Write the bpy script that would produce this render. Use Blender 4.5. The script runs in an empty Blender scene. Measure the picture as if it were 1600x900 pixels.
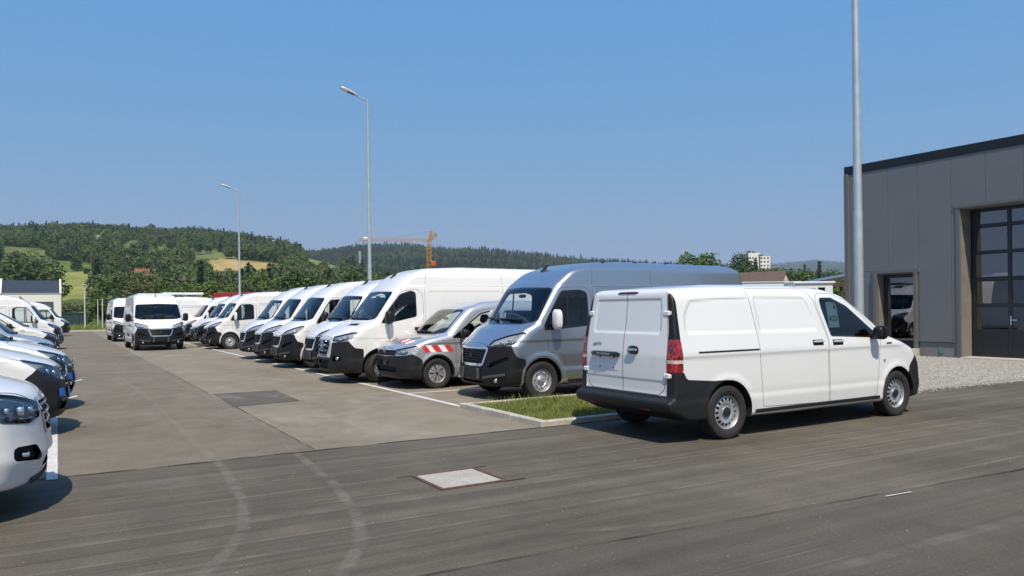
import bpy, bmesh, math, random
import numpy as np
from mathutils import Vector, Matrix
random.seed(7); RNG = np.random.default_rng(7)
SC = bpy.context.scene
COL = SC.collection
# ---------------------------------------------------------------- camera, sky, sun, exposure
CAM_H, CAM_F, CAM_YAW, CAM_ROLL = 1.65, 1205.0, math.radians(30.5), 0.013
fw = Vector((math.sin(CAM_YAW), math.cos(CAM_YAW), 0)); rt = Vector((math.cos(CAM_YAW), -math.sin(CAM_YAW), 0)); upv = Vector((0, 0, 1))
c_, s_ = math.cos(CAM_ROLL), math.sin(CAM_ROLL)
ir, iu = rt*c_ - upv*s_, rt*s_ + upv*c_
cam = bpy.data.cameras.new('camera'); camo = bpy.data.objects.new('camera', cam); COL.objects.link(camo)
M = Matrix((ir, iu, -fw)).transposed().to_4x4(); M.translation = Vector((0, 0, CAM_H)); camo.matrix_world = M
cam.sensor_width = 36; cam.lens = 36*CAM_F/1600; cam.shift_y = 31/1600; cam.clip_start = .1; cam.clip_end = 40000
SC.camera = camo
SUN_EL, SUN_DIR = math.radians(57), Vector((-.36, -1, 0)).normalized()      # direction towards the sun, on the ground
world = bpy.data.worlds.new('World'); SC.world = world; world.use_nodes = True
wn = world.node_tree; wn.nodes.clear()
sky = wn.nodes.new('ShaderNodeTexSky'); sky.sky_type = 'NISHITA'; sky.sun_disc = False
sky.sun_elevation = SUN_EL; sky.sun_rotation = math.atan2(SUN_DIR.x, SUN_DIR.y)
sky.air_density = 1.0; sky.dust_density = .5; sky.ozone_density = 4.0
bg = wn.nodes.new('ShaderNodeBackground'); bg.inputs['Strength'].default_value = .12
wo = wn.nodes.new('ShaderNodeOutputWorld'); 
sp = wn.nodes.new('ShaderNodeSeparateColor'); cb_ = wn.nodes.new('ShaderNodeCombineColor'); wn.links.new(sky.outputs[0], sp.inputs[0])       # one response curve per channel, the same all over the sky
for i_, (g_, a_) in enumerate(((.68, .528), (.22, .480), (-.18, .590))):
    m1 = wn.nodes.new('ShaderNodeMath'); m1.operation = 'MULTIPLY'; m1.inputs[1].default_value = .1; m2 = wn.nodes.new('ShaderNodeMath'); m2.operation = 'POWER'; m2.inputs[1].default_value = g_; m3 = wn.nodes.new('ShaderNodeMath'); m3.operation = 'MULTIPLY'; m3.inputs[1].default_value = a_/.12/1.248
    m0 = wn.nodes.new('ShaderNodeMath'); m0.operation = 'MAXIMUM'; m0.inputs[1].default_value = .08; wn.links.new(sp.outputs[i_], m1.inputs[0]); wn.links.new(m1.outputs[0], m0.inputs[0]); wn.links.new(m0.outputs[0], m2.inputs[0]); wn.links.new(m2.outputs[0], m3.inputs[0]); wn.links.new(m3.outputs[0], cb_.inputs[i_])
wn.links.new(cb_.outputs[0], bg.inputs[0]); wn.links.new(bg.outputs[0], wo.inputs[0])
sun = bpy.data.lights.new('sun', 'SUN'); sun.energy = 4.1; sun.angle = math.radians(.53); sun.color = (1, .90, .755)
suno = bpy.data.objects.new('sun', sun); COL.objects.link(suno)
to_sun = SUN_DIR*math.cos(SUN_EL) + upv*math.sin(SUN_EL)
suno.rotation_euler = to_sun.to_track_quat('Z', 'Y').to_euler(); suno.location = (0, 0, 60)
SC.view_settings.view_transform = 'Standard'; SC.view_settings.look = 'None'; SC.view_settings.exposure = .32; SC.view_settings.gamma = 1
SC.render.engine = 'CYCLES'; SC.cycles.max_bounces = 8; SC.cycles.transparent_max_bounces = 24
SC.cycles.use_denoising = True
def pix(px, py, depth):
    """world point seen at photo pixel (px,py) (1600x900) at forward distance depth - used only to lay the place out"""
    u, v = (px-800)/CAM_F, -(py-481)/CAM_F
    return Vector((0, 0, CAM_H)) + (fw + ir*u + iu*v)*depth
def pixground(px, py, z=0.0):
    d = pix(px, py, 1) - Vector((0, 0, CAM_H)); return Vector((0, 0, CAM_H)) + d*((z-CAM_H)/d.z)
# ---------------------------------------------------------------- materials
MAT = {}
def mat(name, base, rough=.5, metal=0., coat=0., spec=.5, alpha=None, trans=0., noise=None, bump=None, emit=None):
    """principled material; noise=(scale, amount[, detail]) varies the colour, bump=(scale, strength, distance) the relief"""
    m = bpy.data.materials.new(name); m.use_nodes = True; nt = m.node_tree; p = nt.nodes['Principled BSDF']
    p.inputs['Base Color'].default_value = (*base, 1); p.inputs['Roughness'].default_value = rough; p.inputs['Metallic'].default_value = metal
    p.inputs['Coat Weight'].default_value = coat; p.inputs['Coat Roughness'].default_value = .04; p.inputs['Specular IOR Level'].default_value = spec
    if trans: p.inputs['Transmission Weight'].default_value = trans
    tc = nt.nodes.new('ShaderNodeTexCoord')
    if noise:
        n = nt.nodes.new('ShaderNodeTexNoise'); n.inputs['Scale'].default_value = noise[0]; n.inputs['Detail'].default_value = 6
        nt.links.new(tc.outputs['Object'], n.inputs['Vector'])
        mr = nt.nodes.new('ShaderNodeMapRange'); mr.inputs[1].default_value = .3; mr.inputs[2].default_value = .7
        mr.inputs[3].default_value = 1-noise[1]; mr.inputs[4].default_value = 1+noise[1]; nt.links.new(n.outputs['Fac'], mr.inputs[0])
        mx = nt.nodes.new('ShaderNodeMix'); mx.data_type = 'RGBA'; mx.blend_type = 'MULTIPLY'; mx.inputs[0].default_value = 1
        mx.inputs[6].default_value = (*base, 1); nt.links.new(mr.outputs[0], mx.inputs[7]); nt.links.new(mx.outputs[2], p.inputs['Base Color'])
    if bump:
        n2 = nt.nodes.new('ShaderNodeTexNoise'); n2.inputs['Scale'].default_value = bump[0]; n2.inputs['Detail'].default_value = 5
        nt.links.new(tc.outputs['Object'], n2.inputs['Vector'])
        b = nt.nodes.new('ShaderNodeBump'); b.inputs['Strength'].default_value = bump[1]; b.inputs['Distance'].default_value = bump[2]
        nt.links.new(n2.outputs['Fac'], b.inputs['Height']); nt.links.new(b.outputs[0], p.inputs['Normal'])
    MAT[name] = m; return m
def two_sided(m, inner=(.03, .03, .032)):
    """panels are painted outside and bare dark trim inside"""
    nt = m.node_tree; p = nt.nodes['Principled BSDF']; out = nt.nodes['Material Output']
    q = nt.nodes.new('ShaderNodeBsdfDiffuse'); q.inputs[0].default_value = (*inner, 1)
    g = nt.nodes.new('ShaderNodeNewGeometry'); mx = nt.nodes.new('ShaderNodeMixShader')
    nt.links.new(g.outputs['Backfacing'], mx.inputs[0]); nt.links.new(p.outputs[0], mx.inputs[1]); nt.links.new(q.outputs[0], mx.inputs[2]); nt.links.new(mx.outputs[0], out.inputs[0])
def glassmat(name, tint, rough=.0, refl=1.0, ior=1.5):
    m = bpy.data.materials.new(name); m.use_nodes = True; nt = m.node_tree; nt.nodes.clear()
    t = nt.nodes.new('ShaderNodeBsdfTransparent'); t.inputs[0].default_value = (*tint, 1)
    g = nt.nodes.new('ShaderNodeBsdfGlossy'); g.inputs['Roughness'].default_value = rough; g.inputs[0].default_value = (refl, refl, refl, 1)
    f = nt.nodes.new('ShaderNodeFresnel'); f.inputs[0].default_value = ior
    mx = nt.nodes.new('ShaderNodeMixShader'); o = nt.nodes.new('ShaderNodeOutputMaterial')
    nt.links.new(f.outputs[0], mx.inputs[0]); nt.links.new(t.outputs[0], mx.inputs[1]); nt.links.new(g.outputs[0], mx.inputs[2]); nt.links.new(mx.outputs[0], o.inputs[0])
    MAT[name] = m; return m
def facets(m, sc, a, b):
    """moulded lens cells"""
    nt = m.node_tree; v = nt.nodes.new('ShaderNodeTexVoronoi'); v.inputs['Scale'].default_value = sc; tc = nt.nodes.new('ShaderNodeTexCoord'); mp = nt.nodes.new('ShaderNodeMapping'); mp.inputs['Scale'].default_value = (1, 1, .55); nt.links.new(tc.outputs['Object'], mp.inputs[0]); nt.links.new(mp.outputs[0], v.inputs['Vector'])
    sx = nt.nodes.new('ShaderNodeSeparateColor'); nt.links.new(v.outputs['Color'], sx.inputs[0]); mx = nt.nodes.new('ShaderNodeMix'); mx.data_type = 'RGBA'; mx.inputs[6].default_value = (*a, 1); mx.inputs[7].default_value = (*b, 1); nt.links.new(sx.outputs[0], mx.inputs[0]); nt.links.new(mx.outputs[2], nt.nodes['Principled BSDF'].inputs['Base Color'])
def road_dust(m):
    """thin dust film that gathers on the lowest panels"""
    nt = m.node_tree; p = nt.nodes['Principled BSDF']; old = p.inputs['Base Color'].links[0].from_socket; tc = nt.nodes.new('ShaderNodeTexCoord'); sp = nt.nodes.new('ShaderNodeSeparateXYZ'); nt.links.new(tc.outputs['Object'], sp.inputs[0])
    mr = nt.nodes.new('ShaderNodeMapRange'); mr.inputs[1].default_value = .25; mr.inputs[2].default_value = .85; mr.inputs[3].default_value = .34; mr.inputs[4].default_value = 0; nt.links.new(sp.outputs[2], mr.inputs[0])
    n = nt.nodes.new('ShaderNodeTexNoise'); n.inputs['Scale'].default_value = 3.5; n.inputs['Detail'].default_value = 7; n.inputs['Roughness'].default_value = .7; nt.links.new(tc.outputs['Object'], n.inputs['Vector']); mu = nt.nodes.new('ShaderNodeMath'); mu.operation = 'MULTIPLY'; nt.links.new(mr.outputs[0], mu.inputs[0]); nt.links.new(n.outputs['Fac'], mu.inputs[1])
    mx = nt.nodes.new('ShaderNodeMix'); mx.data_type = 'RGBA'; nt.links.new(mu.outputs[0], mx.inputs[0]); nt.links.new(old, mx.inputs[6]); mx.inputs[7].default_value = (.33, .29, .23, 1); nt.links.new(mx.outputs[2], p.inputs['Base Color'])
mat('white_paint', (.73, .735, .73), .32, coat=.7, noise=(1.3, .012)); two_sided(MAT['white_paint']); road_dust(MAT['white_paint'])
mat('cream_white_paint', (.71, .705, .685), .34, coat=.6, noise=(1.3, .015)); two_sided(MAT['cream_white_paint']); road_dust(MAT['cream_white_paint'])
mat('silver_paint', (.47, .48, .50), .29, metal=.88, coat=.8, noise=(2, .02)); two_sided(MAT['silver_paint'])
mat('light_silver_paint', (.58, .59, .60), .34, metal=.65, coat=.8); two_sided(MAT['light_silver_paint'])
mat('blue_grey_paint', (.16, .20, .30), .3, metal=.4, coat=.8); two_sided(MAT['blue_grey_paint'])
mat('plastic', (.0085, .009, .0098), .45, spec=.35, noise=(30, .1)); two_sided(MAT['plastic'])
mat('plastic_grey', (.0135, .014, .015), .5, spec=.35, noise=(8, .08)); two_sided(MAT['plastic_grey'])
mat('black_gloss', (.008, .008, .009), .08, coat=.5)
mat('black_matte', (.012, .012, .013), .8)
mat('seam', (.09, .09, .092), .8)
mat('interior', (.022, .022, .024), .75); mat('seat_cloth', (.035, .036, .04), .9, noise=(40, .2))
mat('bulkhead', (.30, .31, .32), .6)
mat('rubber', (.022, .021, .020), .78, noise=(25, .25), bump=(90, .25, .004))
mat('steel_rim', (.46, .47, .48), .42, metal=.6, noise=(12, .06)); mat('dark_hub', (.018, .018, .02), .4)
mat('brake_dark', (.02, .018, .017), .7)
mat('chrome', (.78, .79, .80), .12, metal=1); mat('reflector', (.85, .86, .88), .14, metal=1)
mat('lamp_dark', (.42, .43, .46), .3, metal=.25)
mat('red_lens', (.27, .006, .008), .10, coat=1, bump=(30, .6, .01)); facets(MAT['red_lens'], 34, (.06, .002, .003), (.50, .02, .02)); mat('clear_lens', (.62, .50, .49), .15, coat=1); mat('orange_lens', (.6, .16, .01), .2, coat=1)
mat('paper', (.80, .80, .78), .8); mat('red_film', (.62, .035, .03), .45); mat('white_film', (.8, .8, .8), .45)
mat('blue_film', (.015, .17, .62), .45); mat('plate_white', (.72, .73, .75), .4)
mat('pale_green_paper', (.78, .90, .76), .8); mat('ink', (.02, .025, .03), .8)
glassmat('window_glass', (.84, .90, .885), ior=1.55); glassmat('dark_glass', (.12, .14, .14)); glassmat('lens_glass', (.92, .94, .95), ior=1.45); glassmat('pane_glass', (.5, .53, .53), ior=2.5)
# ---------------------------------------------------------------- mesh helpers
def mkmesh(name, V, F, m=None, smooth=None, normals=None):
    me = bpy.data.meshes.new(name)
    V = np.asarray(V, dtype=np.float64).reshape(-1, 3)
    if isinstance(F, np.ndarray): F = F.tolist()
    me.from_pydata(V.tolist(), [], F)
    if m is not None: me.materials.append(MAT[m] if isinstance(m, str) else m)
    if normals is not None:
        me.polygons.foreach_set('use_smooth', np.ones(len(me.polygons), bool))
        me.normals_split_custom_set_from_vertices(np.asarray(normals).tolist())
    elif smooth is not None:
        me.polygons.foreach_set('use_smooth', np.ones(len(me.polygons), bool))
        me.set_sharp_from_angle(angle=math.radians(smooth))
    me.update(); return me
class Geo:
    """collects simple solids into one mesh"""
    def __init__(s): s.V = []; s.F = []
    def add(s, V, F):
        o = len(s.V); s.V += [tuple(map(float, v)) for v in V]; s.F += [[i+o for i in f] for f in F]; return s
    def box(s, c, d, bev=0., rot=None):
        cc = Vector([float(q) for q in c]); hx, hy, hz = d[0]/2, d[1]/2, d[2]/2
        if bev <= 0:
            V = [(x, y, z) for x in (-hx, hx) for y in (-hy, hy) for z in (-hz, hz)]
            F = [(0, 1, 3, 2), (4, 6, 7, 5), (0, 4, 5, 1), (2, 3, 7, 6), (0, 2, 6, 4), (1, 5, 7, 3)]
        else:
            b = min(bev, hx*.99, hy*.99, hz*.99)
            V = []; idx = {}
            for sx in (-1, 1):
                for sy in (-1, 1):
                    for sz in (-1, 1):
                        for a in range(3):
                            q = [sx*(hx-b), sy*(hy-b), sz*(hz-b)]; q[a] = (sx*hx, sy*hy, sz*hz)[a]
                            idx[sx, sy, sz, a] = len(V); V.append(tuple(q))
            I = lambda a, *t: idx[(*t, a)]
            F = []
            for k in (-1, 1):
                F.append([I(0, k, -1, -1), I(0, k, 1, -1), I(0, k, 1, 1), I(0, k, -1, 1)][::k])
                F.append([I(1, -1, k, -1), I(1, -1, k, 1), I(1, 1, k, 1), I(1, 1, k, -1)][::k])
                F.append([I(2, -1, -1, k), I(2, 1, -1, k), I(2, 1, 1, k), I(2, -1, 1, k)][::k])
            for a in (-1, 1):
                for c in (-1, 1):
                    F.append([I(0, a, c, -1), I(0, a, c, 1), I(1, a, c, 1), I(1, a, c, -1)][::-a*c])
                    F.append([I(0, a, -1, c), I(0, a, 1, c), I(2, a, 1, c), I(2, a, -1, c)][::a*c])
                    F.append([I(1, -1, a, c), I(1, 1, a, c), I(2, 1, a, c), I(2, -1, a, c)][::-a*c])
            for a in (-1, 1):
                for b2 in (-1, 1):
                    for c in (-1, 1): F.append([I(0, a, b2, c), I(1, a, b2, c), I(2, a, b2, c)][::a*b2*c])
        R = rot if rot is not None else Matrix.Identity(3)
        return s.add([R @ Vector(v) + cc for v in V], F)
    def tube(s, pts, r, n=8, cap=True):
        pts = [Vector([float(q) for q in p]) for p in pts]; rs = r if isinstance(r, (list, tuple)) else [r]*len(pts); V = []; F = []
        ref = Vector((0, 0, 1)) if abs((pts[-1]-pts[0]).normalized().z) < .9 else Vector((1, 0, 0))
        for i, p in enumerate(pts):
            t = (pts[min(i+1, len(pts)-1)]-pts[max(i-1, 0)]).normalized(); a = t.cross(ref).normalized(); b = t.cross(a).normalized()
            for k in range(n):
                an = 2*math.pi*k/n; V.append(p + (a*math.cos(an) + b*math.sin(an))*rs[i])
        for i in range(len(pts)-1):
            for k in range(n): F.append([i*n+k, i*n+(k+1) % n, (i+1)*n+(k+1) % n, (i+1)*n+k])
        if cap: F.append(list(range(n))[::-1]); F.append([(len(pts)-1)*n+k for k in range(n)])
        return s.add(V, F)
    def lathe(s, prof, n=32, axis='y', c=(0, 0, 0)):
        """prof: (radius, height along axis)"""
        V = []; F = []; m = len(prof)
        for k in range(n):
            a = 2*math.pi*k/n
            for r, h in prof:
                u, v = r*math.cos(a), r*math.sin(a)
                V.append((u+c[0], h+c[1], v+c[2]) if axis == 'y' else ((u+c[0], v+c[1], h+c[2]) if axis == 'z' else (h+c[0], u+c[1], v+c[2])))
        for k in range(n):
            for j in range(m-1):
                F.append([k*m+j, k*m+j+1, ((k+1) % n)*m+j+1, ((k+1) % n)*m+j])
        return s.add(V, F)
    def prism(s, poly, a, b, plane='xz'):
        """poly extruded along the missing axis from a to b"""
        f = {'xz': lambda p, t: (p[0], t, p[1]), 'xy': lambda p, t: (p[0], p[1], t), 'yz': lambda p, t: (t, p[0], p[1])}[plane]
        n = len(poly); V = [f(p, a) for p in poly] + [f(p, b) for p in poly]
        F = [list(range(n)), list(range(n, 2*n))[::-1]] + [[i, i+n, (i+1) % n+n, (i+1) % n] for i in range(n)]
        return s.add(V, F)
    def blob(s, c, d, n=10, m=7, p=2.0):
        V = []; F = []
        pw = lambda t: math.copysign(abs(t)**(2/p), t)
        for i in range(m+1):
            th = -math.pi/2 + math.pi*i/m
            for k in range(n):
                ph = 2*math.pi*k/n; V.append((c[0]+d[0]*pw(math.cos(th))*pw(math.cos(ph)), c[1]+d[1]*pw(math.cos(th))*pw(math.sin(ph)), c[2]+d[2]*pw(math.sin(th))))
        for i in range(m):
            for k in range(n): F.append([i*n+k, i*n+(k+1) % n, (i+1)*n+(k+1) % n, (i+1)*n+k])
        return s.add(V, F)
    def mesh(s, name, m, smooth=35):
        me = mkmesh(name, s.V, s.F, m)
        bm = bmesh.new(); bm.from_mesh(me); bmesh.ops.remove_doubles(bm, verts=bm.verts, dist=1e-5); bmesh.ops.recalc_face_normals(bm, faces=bm.faces); bm.to_mesh(me); bm.free()
        if smooth: me.polygons.foreach_set('use_smooth', np.ones(len(me.polygons), bool)); me.set_sharp_from_angle(angle=math.radians(smooth))
        return me
def link(name, me, parent=None, loc=None, rz=None, **props):
    o = bpy.data.objects.new(name, me); COL.objects.link(o)
    if parent is not None: o.parent = parent
    if loc is not None: o.location = loc
    if rz is not None: o.rotation_euler = (0, 0, rz)
    for k, v in props.items():
        if v is not None: o[k] = v
    return o
def thing(name, label, category, loc=(0, 0, 0), rz=0., group=None):
    return link(name, None, None, loc, rz, label=label, category=category, group=group)
def struct(name, me, parent=None, loc=None):
    return link(name, me, parent, loc, kind='structure' if parent is None else None)
# ---------------------------------------------------------------- rounded bodies: distance field -> mesh -> exact cuts
def smax(a, b, k): h = np.clip(.5+.5*(a-b)/k, 0, 1); return b+(a-b)*h + k*h*(1-h)
def sstep(a, b, x): t = np.clip((x-a)/(b-a), 0, 1); return t*t*(3-2*t)
def fillet(pts, n=6):
    out = []; N = len(pts)
    for i, p in enumerate(pts):
        r = p[2] if len(p) > 2 else 0
        P = np.array(p[:2], float)
        if r <= 0: out.append(P); continue
        A = np.array(pts[i-1][:2], float)-P; B = np.array(pts[(i+1) % N][:2], float)-P
        la, lb = np.linalg.norm(A), np.linalg.norm(B); A /= la; B /= lb
        an = math.acos(np.clip(A@B, -1, 1))
        if abs(math.pi-an) < 1e-3: out.append(P); continue
        t = min(r/math.tan(an/2), .48*la, .48*lb); rr = t*math.tan(an/2)
        c = P + (A+B)/np.linalg.norm(A+B)*rr/math.sin(an/2)
        p0, p1 = P+A*t, P+B*t; a0 = math.atan2(*(p0-c)[::-1]); a1 = math.atan2(*(p1-c)[::-1])
        da = (a1-a0+math.pi) % (2*math.pi)-math.pi
        for k in range(n+1): a = a0+da*k/n; out.append(c+rr*np.array([math.cos(a), math.sin(a)]))
    return np.array(out)
def polysd(P, x, y):
    P = np.asarray(P, float)[:, :2]; d = np.full(np.shape(x), 1e9); ins = np.zeros(np.shape(x), bool); n = len(P)
    for i in range(n):
        a, b = P[i], P[(i+1) % n]; e = b-a; wx, wy = x-a[0], y-a[1]
        t = np.clip((wx*e[0]+wy*e[1])/(e@e+1e-12), 0, 1); d = np.minimum(d, (wx-e[0]*t)**2+(wy-e[1]*t)**2)
        if a[1] != b[1]: ins ^= ((a[1] > y) != (b[1] > y)) & (x < (b[0]-a[0])*(y-a[1])/(b[1]-a[1])+a[0])
    return np.where(ins, -1, 1)*np.sqrt(d)
class Tab:
    def __init__(s, P, st=.02, pad=.45):
        P = np.asarray(P)[:, :2]; s.lo = P.min(0)-pad; s.st = st; n = np.ceil((P.max(0)+pad-s.lo)/st).astype(int)+1; s.n = n
        X, Y = np.meshgrid(s.lo[0]+st*np.arange(n[0]), s.lo[1]+st*np.arange(n[1]), indexing='ij'); s.D = polysd(P, X, Y)
    def __call__(s, x, y):
        u = np.clip((x-s.lo[0])/s.st, 0, s.n[0]-1.001); v = np.clip((y-s.lo[1])/s.st, 0, s.n[1]-1.001)
        i = u.astype(int); j = v.astype(int); a = u-i; b = v-j; D = s.D
        return (D[i, j]*(1-a)+D[i+1, j]*a)*(1-b)+(D[i, j+1]*(1-a)+D[i+1, j+1]*a)*b
def nets(f, lo, hi, h):
    lo = np.array(lo, float); n = np.ceil((np.array(hi)-lo)/h).astype(int)+1
    ax = [lo[i]+h*np.arange(n[i]) for i in range(3)]; X, Y, Z = np.meshgrid(*ax, indexing='ij')
    D = f(X.ravel(), Y.ravel(), Z.ravel()).reshape(n); S = D < 0
    nc = n-1; tot = int(np.prod(nc)); cnt = np.zeros(tot); acc = np.zeros((tot, 3)); quads = []
    cid = lambda I: (I[:, 0]*nc[1]+I[:, 1])*nc[2]+I[:, 2]
    for a in range(3):
        s0 = [slice(None)]*3; s1 = [slice(None)]*3; s0[a] = slice(0, -1); s1[a] = slice(1, None)
        m = S[tuple(s0)] != S[tuple(s1)]; I = np.argwhere(m); d0 = D[tuple(s0)][m]; d1 = D[tuple(s1)][m]
        P = I.astype(float); P[:, a] += d0/(d0-d1); b, c = (a+1) % 3, (a+2) % 3
        ok = (I[:, b] > 0) & (I[:, c] > 0) & (I[:, b] < nc[b]) & (I[:, c] < nc[c]); I = I[ok]; P = P[ok]; neg = (d0 < 0)[ok]
        ids = []
        for db, dc in ((0, 0), (1, 0), (1, 1), (0, 1)):
            J = I.copy(); J[:, b] -= db; J[:, c] -= dc; k = cid(J); ids.append(k); np.add.at(cnt, k, 1); np.add.at(acc, k, P)
        q = np.stack(ids, 1); q[~neg] = q[~neg][:, ::-1]; quads.append(q)
    used = np.flatnonzero(cnt); rem = np.full(tot, -1); rem[used] = np.arange(len(used))
    V = lo + acc[used]/cnt[used][:, None]*h; Q = rem[np.concatenate(quads)]
    return V, Q
class Body:
    def __init__(s, f, lo, hi, h):
        s.f = f; V, Q = nets(f, lo, hi, h)
        s._n = None; s.V = V; s.T = np.concatenate([Q[:, [0, 1, 2]], Q[:, [0, 2, 3]]]); s.tag = np.zeros(len(s.T), int); s.names = ['body']
        for _ in range(3): s.project()
        s._n = None; a, b, c = (s.V[s.T[:, i]] for i in range(3)); nn = np.cross(b-a, c-a); N = s.N()[s.T[:, 0]]
        if (np.einsum('ij,ij->i', nn, N) < 0).mean() > .5: s.T = s.T[:, ::-1]
    def grad(s, V, e=.006):
        g = np.zeros_like(V)
        for a in range(3):
            p = V.copy(); p[:, a] += e; q = V.copy(); q[:, a] -= e; g[:, a] = (s.f(*p.T)-s.f(*q.T))/(2*e)
        return g
    def project(s, idx=None):
        V = s.V if idx is None else s.V[idx]; d = s.f(*V.T); g = s.grad(V); V = V - np.clip(d, -.03, .03)[:, None]*g/np.maximum((g*g).sum(1), .2)[:, None]
        if idx is None: s.V = V
        else: s.V[idx] = V
    def N(s, fresh=False):
        n0 = 0 if (s._n is None or fresh) else len(s._n)
        if n0 < len(s.V):
            g = s.grad(s.V[n0:]); g /= np.maximum(np.linalg.norm(g, axis=1), 1e-6)[:, None]; s._n = g if n0 == 0 else np.concatenate([s._n, g])
        return s._n
    def cut(s, name, sd, sel=None, of=None):
        """triangles (chosen by sel(V,N), belonging to parts named in of) on the inside of sd become part name"""
        if name not in s.names: s.names.append(name)
        k = s.names.index(name); m = np.ones(len(s.T), bool)
        if sel is not None: m &= sel(s.V, s.N())[s.T].any(1)
        if of is not None: m &= np.isin(s.tag, [s.names.index(q) for q in of if q in s.names])
        u = np.unique(s.T[m]); v = np.full(len(s.V), 1.)
        if not len(u): return s
        w = sd(s.V[u]); v[u] = np.where(np.abs(w) < 2e-4, 2e-4, w)
        t = v[s.T]; neg = (t < 0).sum(1)
        s.tag[m & (neg == 3)] = k
        cr = np.flatnonzero(m & (neg > 0) & (neg < 3))
        if not len(cr): return s
        T = s.T[cr]; tt = v[T] < 0; lone = np.where(neg[cr] == 1, tt.argmax(1), (~tt).argmax(1))
        A = T[np.arange(len(T)), lone]; B = T[np.arange(len(T)), (lone+1) % 3]; C = T[np.arange(len(T)), (lone+2) % 3]
        E = np.sort(np.concatenate([np.stack([A, B], 1), np.stack([A, C], 1)]), 1); U, inv = np.unique(E, axis=0, return_inverse=True); inv = inv.ravel()
        w = v[U[:, 0]]/(v[U[:, 0]]-v[U[:, 1]]); nv = len(s.V)
        s.V = np.concatenate([s.V, s.V[U[:, 0]]*(1-w)[:, None]+s.V[U[:, 1]]*w[:, None]])
        if s.f is not None: s.project(np.arange(nv, len(s.V)))
        P = nv+inv[:len(T)]; Q = nv+inv[len(T):]; old = s.tag[cr]; inn = neg[cr] == 1
        s.T[cr] = np.stack([A, P, Q], 1); s.tag[cr] = np.where(inn, k, old)
        o = np.where(inn, old, k)
        s.T = np.concatenate([s.T, np.stack([P, B, C], 1), np.stack([P, C, Q], 1)]); s.tag = np.concatenate([s.tag, o, o])
        return s
    def part(s, name, m, side=0, Nn=None, off=0., flip=False):
        k = s.names.index(name); msk = s.tag == k
        if side: msk &= (s.V[s.T][:, :, 1].mean(1)*side > 0)
        T = s.T[msk]
        if not len(T): return None
        u, inv = np.unique(T, return_inverse=True); T = inv.reshape(-1, 3); N = Nn[u]; V = s.V[u]+N*off
        if flip: T = T[:, ::-1]; N = -N
        return mkmesh(name, V, T, m, normals=N)
    # points on the surface seen along an axis
    def settle(s, V, G, off):
        """rays that passed the body fall back to the nearest surface point of guess G"""
        bad = np.abs(s.f(*V.T)) > .008; V[bad] = G[bad]
        if bad.any():
            W = V[bad]
            for _ in range(14):
                g = s.grad(W); W = W - np.clip(s.f(*W.T), -.1, .1)[:, None]*g/np.maximum((g*g).sum(1), .3)[:, None]
            V[bad] = W
        g = s.grad(V); g /= np.maximum(np.linalg.norm(g, axis=1), 1e-6)[:, None]; return V+g*off, g
    def side(s, x, z, sg, off=0.):
        x = np.atleast_1d(np.asarray(x, float)); z = np.atleast_1d(np.asarray(z, float)); y = np.full(x.shape, sg*1.3)
        for _ in range(60): y = y - sg*np.clip(s.f(x, y, z), -.3, .3)*.8
        return s.settle(np.stack([x, y, z], 1), np.stack([x, np.full(x.shape, sg*.85), z], 1), off)
    def front(s, y, z, off=0., sg=1, x0=.4):
        y = np.atleast_1d(np.asarray(y, float)); z = np.atleast_1d(np.asarray(z, float)); x = np.full(y.shape, x0)
        for _ in range(60): x = x - sg*np.clip(s.f(x, y, z), -.3, .3)*.8
        return s.settle(np.stack([x, y, z], 1), np.stack([np.full(y.shape, x0-sg*.8), y, z], 1), off)
    def top(s, x, y, off=0., z0=3.2):
        x = np.atleast_1d(np.asarray(x, float)); y = np.atleast_1d(np.asarray(y, float)); z = np.full(x.shape, z0)
        for _ in range(60): z = z - np.clip(s.f(x, y, z), -.3, .3)*.8
        return s.settle(np.stack([x, y, z], 1), np.stack([x, y, np.full(x.shape, 1.)], 1), off)
def resample(P, step, closed=False):
    P = np.asarray(P, float)
    if closed: P = np.concatenate([P, P[:1]])
    d = np.r_[0, np.cumsum(np.linalg.norm(np.diff(P, axis=0), axis=1))]; n = max(2, int(d[-1]/step)+1); t = np.linspace(0, d[-1], n)
    return np.stack([np.interp(t, d, P[:, i]) for i in range(P.shape[1])], 1)
def ribbon(pts, nrm, w, closed=False, raise_=0.):
    """strip of width w along 3D points lying on a surface with normals"""
    p = np.asarray(pts); t = np.gradient(p, axis=0); b = np.cross(t, nrm); b /= np.maximum(np.linalg.norm(b, axis=1), 1e-9)[:, None]
    n = len(p)
    if raise_ > 0:
        V = np.concatenate([p-b*w/2, p-b*w*.32+nrm*raise_, p+b*w*.32+nrm*raise_, p+b*w/2]); rows = 4
    else: V = np.concatenate([p-b*w/2, p+b*w/2]); rows = 2
    F = []
    for r in range(rows-1):
        for i in range(n-1): F.append([r*n+i, r*n+i+1, (r+1)*n+i+1, (r+1)*n+i])
    return V.tolist(), F
def gridpatch(fn, u, v):
    """fn(U,V)->points; quads over the u,v grid"""
    U, Vv = np.meshgrid(u, v, indexing='ij'); P = fn(U.ravel(), Vv.ravel()); n, m = len(u), len(v)
    F = [[i*m+j, (i+1)*m+j, (i+1)*m+j+1, i*m+j+1] for i in range(n-1) for j in range(m-1)]
    return P.tolist(), F
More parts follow.
